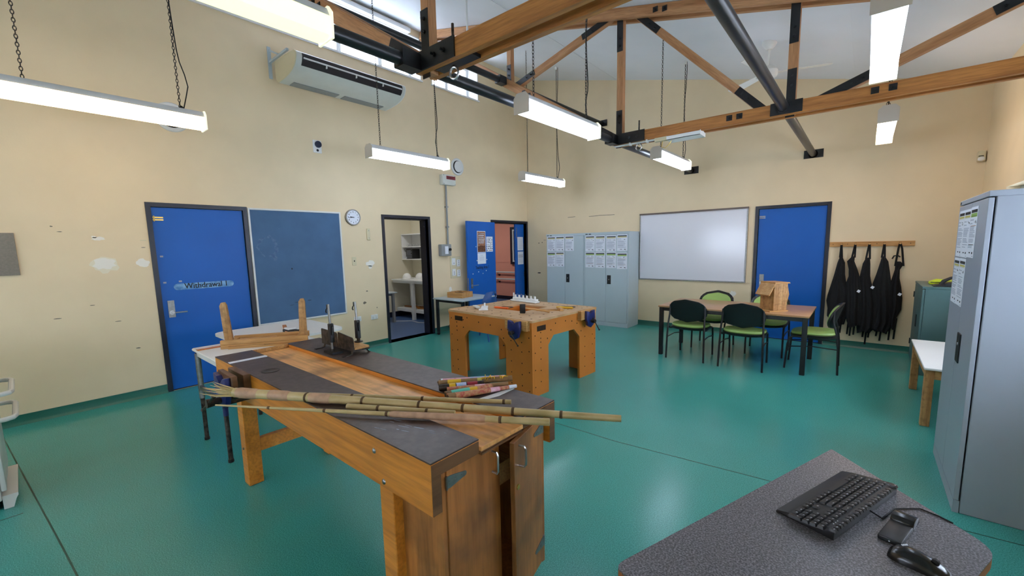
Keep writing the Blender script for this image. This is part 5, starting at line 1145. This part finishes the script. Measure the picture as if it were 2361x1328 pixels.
kvice('vice on the far left side of the square workbench, only a jaw showing', frame((-kx+.004, -.40, .795), (0,-1,0), LV))
# things on the activity bench
zt = .80
t = thing('coping_saw', 'coping saw with a bright orange handle on the square workbench', 'coping saw', (-3.28, 3.74, zt), R_(5), group='coping saws')
W = WM[t]
def lo(par, nm, m, mt, W): m.xf(W); return obj(nm, m, mt, par)
def coping(t, hcol):
    W = WM[t]
    m = M(); m.tube([(-.085, .13, .006), (-.085, 0, .006), (-.085, -.005, .006)], .004, 6); m.tube([(-.085, .13, .006), (.065, .13, .006), (.065, 0, .006)], .004, 6); lo(t, 'steel_bow', m, 'black', W)
    m = M(); m.tube([(-.12, -.01, .013), (-.09, -.01, .013), (.0, -.012, .013), (.07, -.01, .013), (.085, -.01, .013)], [.008, .013, .0125, .0135, .009], 12); lo(t, 'handle', m, hcol, W)
coping(t, 'orangep')
t = thing('coping_saw', 'coping saw with a yellow handle at the right of the square workbench', 'coping saw', (-2.64, 4.15, zt), R_(12), group='coping saws'); coping(t, 'yellowp')
t = thing('mallet', 'black rubber mallet with a pale handle by the bench centre well', 'mallet', (-2.87, 3.61, zt), R_(33)); W = WM[t]
m = M(); m.box(-.03, .03, -.028, .028, 0, .10, .006, 2); lo(t, 'head', m, 'rubber', W)
m = M(); m.tube([(.028, 0, .055), (.12, 0, .045), (.24, 0, .028), (.30, 0, .0145)], [.011, .012, .014, .014], 12); lo(t, 'handle', m, 'pine', W)
for i, (x, y, a, L) in enumerate(((-2.80, 3.93, 28, .26), (-2.74, 3.90, 36, .25), (-2.68, 3.95, 20, .22))):
    m = M(); m.box(-L/2, L/2, -.014, .014, 0, .012); t = solo('wood_off_cut', m.xf(Matrix.Translation((x, y, zt)) @ Matrix.Rotation(R_(a), 4, 'Z')), 'pine', ['rearmost pale wood strip behind the mallet handle', 'middle pale wood strip behind the mallet handle', 'nearest pale wood strip, beside the wood block'][i], 'wood strip', (x, y, zt), R_(a), 'pale wood strips on the square workbench')
m = M(); m.box(-.05, .05, -.022, .022, 0, .03, .002, 1); solo('wood_block', m.xf(Matrix.Translation((-2.62, 3.99, zt)) @ Matrix.Rotation(R_(-35), 4, 'Z')), 'pine', 'small pale wood block near the yellow coping saw', 'wood block', (-2.62, 3.99, zt), R_(-35))
t = thing('white_tool_blocks', 'white plastic L shaped block on the left of the square workbench', 'block', (-3.47, 3.62, zt), R_(-50)); W = WM[t]
m = M(); m.box(-.11, .11, -.04, .04, 0, .022, .004, 1); lo(t, 'plate', m, 'white', W); m = M(); m.box(-.09, -.07, -.01, .01, .022, .06, .003, 1); lo(t, 'peg', m, 'white', W); m = M(); m.box(.11, .135, -.06, .05, 0, .018, .003, 1); lo(t, 'cross_piece', m, 'white', W)
for i, (x, y, a, zz) in enumerate(((-3.60, 3.63, -35, 0), (-3.57, 3.58, -30, .018))):
    m = M(); m.box(-.07, .07, -.025, .025, 0, .017, .003, 1); solo('plastic_strip', m.xf(Matrix.Translation((x, y, zt+zz)) @ Matrix.Rotation(R_(a), 4, 'Z')), 'acw', ['lower off-white strip left of the white block', 'upper off-white strip left of the white block'][i], 'strip', (x, y, zt+zz), R_(a), 'off-white strips on the square workbench')
t = thing('drill_rack', 'white plastic rack of small fittings at the back of the square workbench', 'rack', (-3.43, 4.36, zt), R_(-8)); W = WM[t]
m = M(); m.box(-.24, .24, -.05, .05, 0, .024, .012, 2); lo(t, 'tray', m, 'white', W); m = M(); m.box(-.22, .22, -.02, .04, .024, .05, .006, 2); lo(t, 'step', m, 'white', W)
for i in range(6):
    x = -.19+.075*i; m = M(); m.cyl((x, .01, .05), (x, .01, .085), .014, .011, n=10); lo(t, 'peg', m, 'white', W)
    if i: m = M(); m.loop((x-.03, .01, .075), (1,0,0), (0,0,1), .018, .022, .0025, 12, 5); lo(t, 'wire_loop', m, 'steel', W)
m = M(); m.cyl((-.215, .0, .024), (-.215, 0, .11), .009, n=10); lo(t, 'tall_peg', m, 'white', W)
# ---------------------------------------------------------------- small table by the wall, crate, blue chair
t = thing('side_table', 'grey topped table on black legs against the wall by the light switches', 'table', (-5.3, 5.15, 0))
m = M(); m.box(-5.76, -5.0, 4.70, 5.55, .645, .668, .006, 2); obj('tabletop', m, 'greym', t)
for x, y in ((-5.71, 4.76), (-5.06, 4.76), (-5.71, 5.48), (-5.06, 5.48)):
    m = M(); m.box(x-.022, x+.022, y-.022, y+.022, .05, .645, .003, 1); lg = obj('leg', m, 'blacks', t)
    m = M(); m.cyl((x-.012, y, .026), (x+.012, y, .026), .026, n=16); m.box(x-.008, x+.008, y-.008, y+.008, .02, .06); obj('castor', m, 'rubber', lg)
m = M(); m.box(-5.69, -5.08, 4.75, 4.775, .60, .645); m.box(-5.69, -5.08, 5.465, 5.49, .60, .645); obj('frame_rail', m, 'blacks', t)
CA = Matrix.Translation((-5.43, 5.05, .668)) @ Matrix.Rotation(R_(8), 4, 'Z'); t = thing('wooden_crate', 'shallow pale wooden crate on the grey side table', 'crate', (-5.43, 5.05, .668), R_(8))
for q in ((-.17,.17,-.15,-.138),(-.17,.17,.138,.15),(-.17,-.158,-.138,.138),(.158,.17,-.138,.138)):
    m = M(); m.box(*q, 0, .095, .001, 1); m.xf(CA); obj('side_panel', m, 'pine', t)
m = M(); m.box(-.158, .158, -.138, .138, 0, .008); m.xf(CA); obj('base', m, 'pine', t)
m = M(); m.ell((.02, .0, .10), .022, .022, .022, 12, 8); m.box(-.1, .1, -.02, .02, .05, .09); m.xf(CA); obj('contents', m, 'kraft', t)
t = thing('blue_chair', 'blue moulded plastic school chair with a hand hole in its back', 'chair', (-4.84, 5.0, 0), R_(100)); W = WM[t]
m = M(); nu = 12; hs_ = (-.075, .075, .725, .775)
us = sorted({-.20+.4*i/nu for i in range(nu+1)} | {-.075, .075}); vs = sorted({.43, .5, .57, .64, .69, .725, .775, .80, .82})
def bp_(u_, z): 
    k = min(1, max(0, (z-.66)/.16)); wv = 1-.45*k**1.6
    return (u_*wv, -.20-.06*(z-.43)/.39+.09*(u_/.2)**2, z+ (-.02*(u_/.2)**2*k))
cell = {}
for s, off in ((0, 0), (1, .012)):
    for i in range(len(us)-1):
        for j in range(len(vs)-1):
            a, b = (us[i]+us[i+1])/2, (vs[j]+vs[j+1])/2
            if -.075 < a < .075 and .725 < b < .775: continue
            m._f([m.bm.verts.new(Vector(bp_(x, z))+Vector((0, off, 0))) for x, z in ((us[i],vs[j]),(us[i+1],vs[j]),(us[i+1],vs[j+1]),(us[i],vs[j+1]))])
bmesh.ops.remove_doubles(m.bm, verts=m.bm.verts[:], dist=1e-5)
ed = [e for e in m.bm.edges if len(e.link_faces) == 1]; lo(t, 'backrest', m, 'blued', W)
m = M(); m.prism([(-.2,-.2),(.2,-.2),(.205,.1),(.17,.19),(-.17,.19),(-.205,.1)], 2, .415, .432, .004); lo(t, 'seat', m, 'blued', W)
for x in (-.17, .17):
    m = M(); m.tube([(x*1.1, .2, 0), (x, .15, .41)], .011, 8); lo(t, 'leg', m, 'blued', W); m = M(); m.tube([(x*1.1, -.24, 0), (x, -.15, .41)], .011, 8); lo(t, 'leg', m, 'blued', W)
# ---------------------------------------------------------------- storeroom furniture
t = thing('wall_shelf_unit', 'white open shelf unit on the storeroom wall', 'shelf', (-7.3, 5.9, 1.29))
m = M(); m.box(-8.08, -8.06, 5.75, 6.05, 1.29, 1.87); obj('side_panel', m, 'white', t); m = M(); m.box(-6.5, -6.48, 5.75, 6.05, 1.29, 1.87); obj('side_panel', m, 'white', t)
for z in (1.29, 1.57, 1.85):
    m = M(); m.box(-8.06, -6.5, 5.75, 6.05, z, z+.02); obj('shelf_board', m, 'white', t)
m = M(); m.box(-8.06, -6.5, 6.035, 6.048, 1.31, 1.85); obj('back_panel', m, 'white', t)
for i in range(5):
    x = -7.9+.14*i; m = M(); m.loop((x-.03, 5.82, 1.615), (1,0,0), (0,0,1), .028, .022, .004, 14, 5); m.loop((x+.035, 5.83, 1.615), (1,0,0), (0,0,1), .028, .022, .004, 14, 5); m.tube([(x+.06, 5.83, 1.62), (x+.06, 5.93, 1.60)], .003, 5)
    m.box(x-.06, x+.066, 5.82, 5.835, 1.59, 1.598)
    solo('safety_glasses', m, 'greyd', ['leftmost','second from left','third from left','fourth from left','rightmost'][i]+' clear safety glasses on the upper storeroom shelf', 'glasses', (x, 5.85, 1.59), 0, 'safety glasses on the storeroom shelf')
t = thing('black_box', 'black carton with pale print on the lower storeroom shelf', 'carton', (-7.85, 5.86, 1.31))
m = M(); m.box(-7.96, -7.72, 5.78, 5.98, 1.31, 1.53, .003, 1); obj('carton', m, 'black', t)
m = M()
for i in range(4): m.box(-7.93, -7.78+.03*(i % 2), 5.7785, 5.7795, 1.49-.03*i, 1.498-.03*i)
for i in range(2): m.box(-7.93, -7.75, 5.7785, 5.7795, 1.37-.03*i, 1.376-.03*i)
m.box(-7.955, -7.93, 5.7785, 5.7795, 1.315, 1.36); obj('print', m, 'grey', t)
t = thing('storeroom_bench', 'white timber bench with a low shelf in the storeroom', 'bench', (-7.3, 5.73, 0))
m = M(); m.box(-8.06, -6.3, 5.42, 6.04, .845, .87); obj('bench_top', m, 'white', t); m = M(); m.box(-8.04, -6.32, 5.44, 5.46, .795, .845); obj('front_rail', m, 'white', t)
for x in (-7.42, -6.5):
    m = M(); m.box(x, x+.07, 5.46, 5.52, 0, .845); obj('leg', m, 'white', t)
for x in (-8.05,):
    m = M(); m.box(x, x+.06, 5.9, 5.96, 0, .845); obj('leg', m, 'white', t)
m = M(); m.box(-8.05, -6.32, 5.53, 6.03, .20, .22); obj('low_shelf', m, 'white', t); m = M(); m.box(-8.05, -6.32, 5.525, 5.545, .15, .20); obj('shelf_rail', m, 'white', t)
for i in range(7):
    rnd = random.Random(i+3); x = -7.85+.2*i; m = M(); L = rnd.uniform(.12,.22); m.box(-L, L, -.03, .03, 0, .025); a = rnd.uniform(-.6,.6); m.xf(Matrix.Translation((x, 5.72+.06*(i % 3), .22+.026*(i % 2)*0)) @ Matrix.Rotation(a, 4, 'Z'))
    solo('timber_off_cut', m, 'benchw' if i % 2 else 'doorw', ['leftmost','second from left','third from left','fourth from left','third from right','second from right','rightmost'][i]+' brown timber off-cut on the low storeroom shelf', 'off-cut', (x, 5.72+.06*(i % 3), .22), a, 'timber off-cuts on the low storeroom shelf')
for i, (x, y, z, lb) in enumerate(((-7.75, 5.62, .87, 'white hard hat at the front left of the storeroom bench'), (-7.52, 5.80, .87, 'white hard hat farther back on the storeroom bench'))):
    t = thing('hard_hat', lb, 'hard hat', (x, y, z), group='white hard hats')
    m = M(); m.ell((x, y, z+.012), .115, .095, .12, 18, 8, True); obj('shell', m, 'white', t); m = M(); m.lathe([(.09, .004), (.135, .004), (.135, .012), (.1, .016)], (x, y, z), n=20); obj('brim', m, 'white', t)
m = M(); m.box(-7.35, -6.6, 5.6, 5.95, .87, .89); solo('white_board', m, 'whitem', 'flat white sheet lying on the storeroom bench', 'board', (-7.0, 5.75, .87))
t = thing('store_table', 'small grey table at the left inside the storeroom', 'table', (-7.75, 4.7, 0))
m = M(); m.box(-8.05, -7.42, 4.2, 5.12, .62, .645, .004, 1); obj('tabletop', m, 'greym', t)
for x, y in ((-7.98, 4.27), (-7.49, 4.27), (-7.98, 5.05), (-7.49, 5.05)):
    m = M(); m.box(x-.025, x+.025, y-.025, y+.025, 0, .62); obj('leg', m, 'greyd', t)
m = M(); m.box(-7.95, -7.52, 5.04, 5.06, .56, .62); obj('frame_rail', m, 'greyd', t)
m = M(); m.tube([(-7.6, 5.1, .006), (-7.3, 5.35, .006), (-7.0, 5.3, .006), (-6.6, 5.5, .006), (-6.2, 5.8, .006)], .006, 6); solo('white_cable', m, 'white', 'thin white cable along the blue storeroom floor', 'cable', (-7, 5.3, 0))
# ---------------------------------------------------------------- stove at the left edge
t = thing('stove', 'white enamel stove with rounded bar handles at the left picture edge', 'stove', (-4.25, -.5, 0))
m = M(); m.box(-4.52, -3.93, -.82, -.215, .06, .885, .01, 2); obj('body', m, 'enamel', t)
m = M(); m.box(-4.50, -3.95, -.80, -.235, 0, .06); obj('plinth', m, 'blacks', t)
m = M(); m.box(-4.53, -3.92, -.83, -.205, .885, .91, .008, 2); obj('hob_top', m, 'enamel', t)
for x, y in ((-4.38, -.35), (-4.08, -.35), (-4.38, -.66), (-4.08, -.66)):
    m = M()
    for r in (.03, .055, .08): m.loop((x, y, .918), (1,0,0), (0,1,0), r, r, .008, 22, 6)
    obj('hob_coil', m, 'rust', t)
for z0, z1, nm in ((.12, .60, 'oven_door'), (.615, .76, 'drawer')):
    m = M(); m.box(-4.515, -3.935, -.214, -.19, z0, z1, .006, 2); dr = obj(nm, m, 'enamel', t)
    zz = z1-.05; m = M(); m.tube([(-4.46, -.19, zz), (-4.46, -.15, zz), (-4.44, -.12, zz), (-4.40, -.11, zz), (-4.05, -.11, zz), (-4.01, -.12, zz), (-3.99, -.15, zz), (-3.99, -.19, zz)], .015, 10); obj('handle', m, 'enamel', dr)
m = M(); m.box(-4.515, -3.935, -.214, -.195, .775, .88, .004, 1); pn = obj('control_panel', m, 'enamel', t)
for i in range(5):
    m = M(); m.lathe([(.025, 0), (.025, .01), (.018, .03), (.016, .035)], (-4.43+.09*i, -.195, .828), (0,1,0), 16); obj('knob', m, 'white', pn)
m = M(); m.prism([(-.215, .0), (-.175, .0), (-.16, .05), (-.15, .07), (-.15, .085), (-.215, .085)], 0, -4.5, -3.95); obj('kick_strip', m, 'enamel', t)
# ---------------------------------------------------------------- corner desk in front
dz = .71
def sc(x, y, z=dz): k = (CAM_H-z)/(CAM_H-.72); return (x*k, y*k)
t = thing('corner_desk', 'grey speckled laminate desk with an orange brown edge in the foreground', 'desk', (.0, 1.2, 0))
def rounded(poly, rs, k=6):
    out = []; n = len(poly)
    for i in range(n):
        p = Vector(poly[i]); a = Vector(poly[i-1])-p; b = Vector(poly[(i+1) % n])-p; r = rs[i]
        if not r: out.append(tuple(p)); continue
        q0 = p+a.normalized()*r; q1 = p+b.normalized()*r
        for j in range(k+1):
            s = j/k; out.append(tuple(q0*(1-s)**2+p*2*s*(1-s)+q1*s**2))
    return out
poly = [(-.052, 2.018), sc(-.447, .905), (-.30, .925), (-.05, .70), (.12, .98), sc(.246, 1.40), sc(.318, 1.592)]
poly[0] = sc(-.050, 2.014)
pr = rounded(poly, [.012, .05, .12, .1, .2, .03, .06])
m = M(); m.prism(pr, 2, dz-.004, dz); obj('laminate_top', m, 'lapt', t)
m = M(); m.prism(pr, 2, dz-.03, dz-.0045); obj('edge_board', m, 'edge', t)
for x, y in ((-.36, .96), (-.03, 1.87), (.22, 1.52), (.05, .95)):
    m = M(); m.box(x-.02, x+.02, y-.02, y+.02, 0, dz-.03, .003, 1); obj('leg', m, 'blacks', t)
m = M()
for a, b in (((-.36,.96),(-.03,1.87)),((-.03,1.87),(.22,1.52)),((.22,1.52),(.05,.95))):
    a = Vector((*a, 0)); b = Vector((*b, 0)); d_ = (b-a).normalized(); n_ = Vector((-d_.y, d_.x, 0))*.012; a += d_*.02; b -= d_*.02
    m.hexa([a-n_+Vector((0,0,dz-.07)), b-n_+Vector((0,0,dz-.07)), b+n_+Vector((0,0,dz-.07)), a+n_+Vector((0,0,dz-.07)), a-n_+Vector((0,0,dz-.031)), b-n_+Vector((0,0,dz-.031)), b+n_+Vector((0,0,dz-.031)), a+n_+Vector((0,0,dz-.031))])
obj('frame_rail', m, 'blacks', t)
# keyboard: local x along its width (left end to right end as typed), y away from the typist
kA = Vector((*sc(-.012, 1.822), 0)); kB = Vector((*sc(-.154, 1.432), 0)); ku = (kB-kA).normalized(); kwid = .425; kdep = .152
kang = math.atan2(ku.y, ku.x)
t = thing('keyboard', 'full size black computer keyboard lying across the grey desk', 'keyboard', (kA.x, kA.y, dz), kang); KBW = WM[t]; kbt = t
def kt(x): return .0115+.0213*(x/kdep)
m = M(); m.prism([(-.002, .0005), (kdep, .0005), (kdep, .031), (kdep-.012, .0325), (.03, .0155), (.0, .008)], 0, 0, kwid, .002); lo(t, 'case', m, 'black', KBW)
keyrows = []   # (x, y, w)
u1 = .01905; kx0, ky0 = .017, .040
def row(y, specs, x=0.0):
    for w_ in specs:
        if w_ > 0: keyrows.append((kx0+x*u1, ky0+y*u1, w_*u1, u1))
        x += abs(w_)
row(0, [1.25,1.25,1.25,6.25,1.25,1.25,1.25,1.25]); row(0, [1,1,1], 15.25); row(0, [2,1], 18.5)
row(1, [2.25]+[1]*10+[2.75]); row(1, [1], 16.25); row(1, [1,1,1], 18.5)
row(2, [1.75]+[1]*11+[2.25]); row(2, [1,1,1], 18.5)
row(3, [1.5]+[1]*12+[1.5]); row(3, [1,1,1], 15.25); row(3, [1,1,1,1], 18.5)
row(4, [1]*13+[2]); row(4, [1,1,1], 15.25); row(4, [1,1,1,1], 18.5)
row(5.35, [1,-1,1,1,1,1,-.5,1,1,1,1,-.5,1,1,1,1]); row(5.35, [1,1,1], 15.25); row(5.35, [.8,-.1,.8,-.1,.8,-.1,.8], 18.6)
keyrows.append((kx0+21.5*u1, ky0+0*u1, u1, 2*u1)); keyrows.append((kx0+21.5*u1, ky0+2*u1-.0, u1, u1))
meshes = {}
lab_ = 'QWERTYUIOPASDFGHJKLZXCVBNM1234567890'
leg = M()
for i, (x, y, w_, d_) in enumerate(keyrows):
    key = (round(w_, 4), round(d_, 4))
    zz = kt(y+d_/2)+.0005; sl = math.atan(.14)
    if key not in meshes:
        m = M(); g = .0012; b = .0022
        m.hexa([(g,g,-.002),(w_-g,g,-.002),(w_-g,d_-g,-.002),(g,d_-g,-.002),(g+b,g+b*.7,.0055),(w_-g-b,g+b*.7,.0055),(w_-g-b,d_-g-b,.0055),(g+b,d_-g-b,.0055)])
        me = bpy.data.meshes.new('key'); bmesh.ops.recalc_face_normals(m.bm, faces=m.bm.faces[:]); m.bm.to_mesh(me); m.bm.free(); me.materials.append(X['key']); meshes[key] = me
    o = bpy.data.objects.new('key', meshes[key]); COL.objects.link(o); o.parent = kbt; o.location = (x, y, zz-.14*d_/2); o.rotation_euler = (sl, 0, 0)
    if w_*1 < 6*u1:
        ch = lab_[i % 36] if abs(w_-u1) < .001 else ('Shift' if w_ > 2*u1 else 'Alt')
        T = Matrix.Translation((x+(.35 if len(ch) == 1 else .5)*w_, y+.6*d_, zz+.14*(.1*d_)+.0058)) @ Matrix.Rotation(sl, 4, 'X')
        leg.text(ch, .0065 if len(ch) == 1 else .0042, T, thick=.0001)
leg.xf(KBW); obj('key_legends', leg, 'paper', kbt)
m = M()
for i in range(3): m.cyl((.372+.012*i, kdep-.014, .032), (.372+.012*i, kdep-.014, .0333), .0014, n=8)
lo(kbt, 'indicator_lights', m, 'paper', KBW)
m = M(); m.loop((.022, kdep-.013, .0326), (1,0,0), (0,1,0), .006, .004, .0006, 14, 4); lo(kbt, 'maker_mark', m, 'grey', KBW)
q = [KBW @ Vector((.20, kdep, .012)), KBW @ Vector((.20, kdep+.03, .004)), Vector((*sc(.12,1.66), dz+.003)), Vector((*sc(.179,1.706), dz+.003)), Vector((*sc(.22,1.69), dz+.003)), Vector((*sc(.245,1.675), dz+.002))]
m = M(); m.tube([tuple(p) for p in q], .0022, 6); obj('cable', m, 'rubber', kbt)
# presenter / wireless receiver body
pc = [Vector((*sc(*p), 0)) for p in ((.08,1.457),(.122,1.457),(.166,1.614),(.128,1.635))]
c_ = sum(pc, Vector())/4; ax = ((pc[2]+pc[3])/2-(pc[0]+pc[1])/2); L = ax.length; a_ = math.atan2(ax.y, ax.x)
t = thing('folding_mouse', 'black folding mouse with a glossy hump on the grey desk', 'mouse', (c_.x, c_.y, dz), a_); W = WM[t]; hw_ = .026
m = M(); m.box(-L/2, L*.14, -hw_, hw_, .0, .015, .004, 2); lo(t, 'palm_plate', m, 'black', W)
m = M(); m.prism([(L*.13, 0), (L/2, 0), (L/2, .012), (L*.42, .024), (L*.3, .030), (L*.18, .026), (L*.13, .016)], 1, -hw_, hw_, .004); lo(t, 'glossy_hump', m, 'gloss', W)
m = M(); m.cyl((-L/2-.0005, 0, .007), (-L/2+.001, 0, .007), .002, n=8); lo(t, 'indicator', m, 'paper', W)
# mouse
p0 = Vector((*sc(.098,1.405), 0)); p1 = Vector((*sc(.206,1.395), 0)); a_ = math.atan2((p1-p0).y-.02, (p1-p0).x)
c_ = p0.lerp(p1, .5)+Vector((.0, .0, 0)); t = thing('computer_mouse', 'rounded black computer mouse at the bottom edge of the desk', 'mouse', (c_.x+.002, c_.y, dz), a_); W = WM[t]
m = M(); rows = []
prof = [(-.058,.012,.004),(-.056,.022,.014),(-.045,.030,.026),(-.025,.033,.034),(.0,.032,.035),(.025,.031,.029),(.045,.028,.020),(.056,.021,.011),(.059,.012,.004)]
for x, wv, hv in prof: rows.append([m.bm.verts.new((x, wv*math.cos(math.pi*i/12), hv*math.sin(math.pi*i/12)**.8 if 0 < i < 12 else 0)) for i in range(13)])
for a, b in zip(rows, rows[1:]):
    for i in range(12): m._f([a[i], a[i+1], b[i+1], b[i]])
    m._f([a[0], b[0], b[12], a[12]])
m._f(rows[0]); m._f(rows[-1]); lo(t, 'body', m, 'gloss', W)
m = M(); m.cyl((.03, -.004, .0275), (.03, .004, .0275), .008, n=14); lo(t, 'scroll_wheel', m, 'rubber', W)
m = M(); m.text('acer', .010, Matrix.Translation((-.030, .008, .0345)) @ Matrix.Rotation(R_(60), 4, 'Z'), thick=.0008, bold=.0003); lo(t, 'logo', m, 'paper', W)
m = M(); m.tube([W @ Vector((.058, 0, .006)), W @ Vector((.10, .0, .003)), W @ Vector((.15, -.02, .003))], .002, 6); obj('cable', m, 'rubber', t)
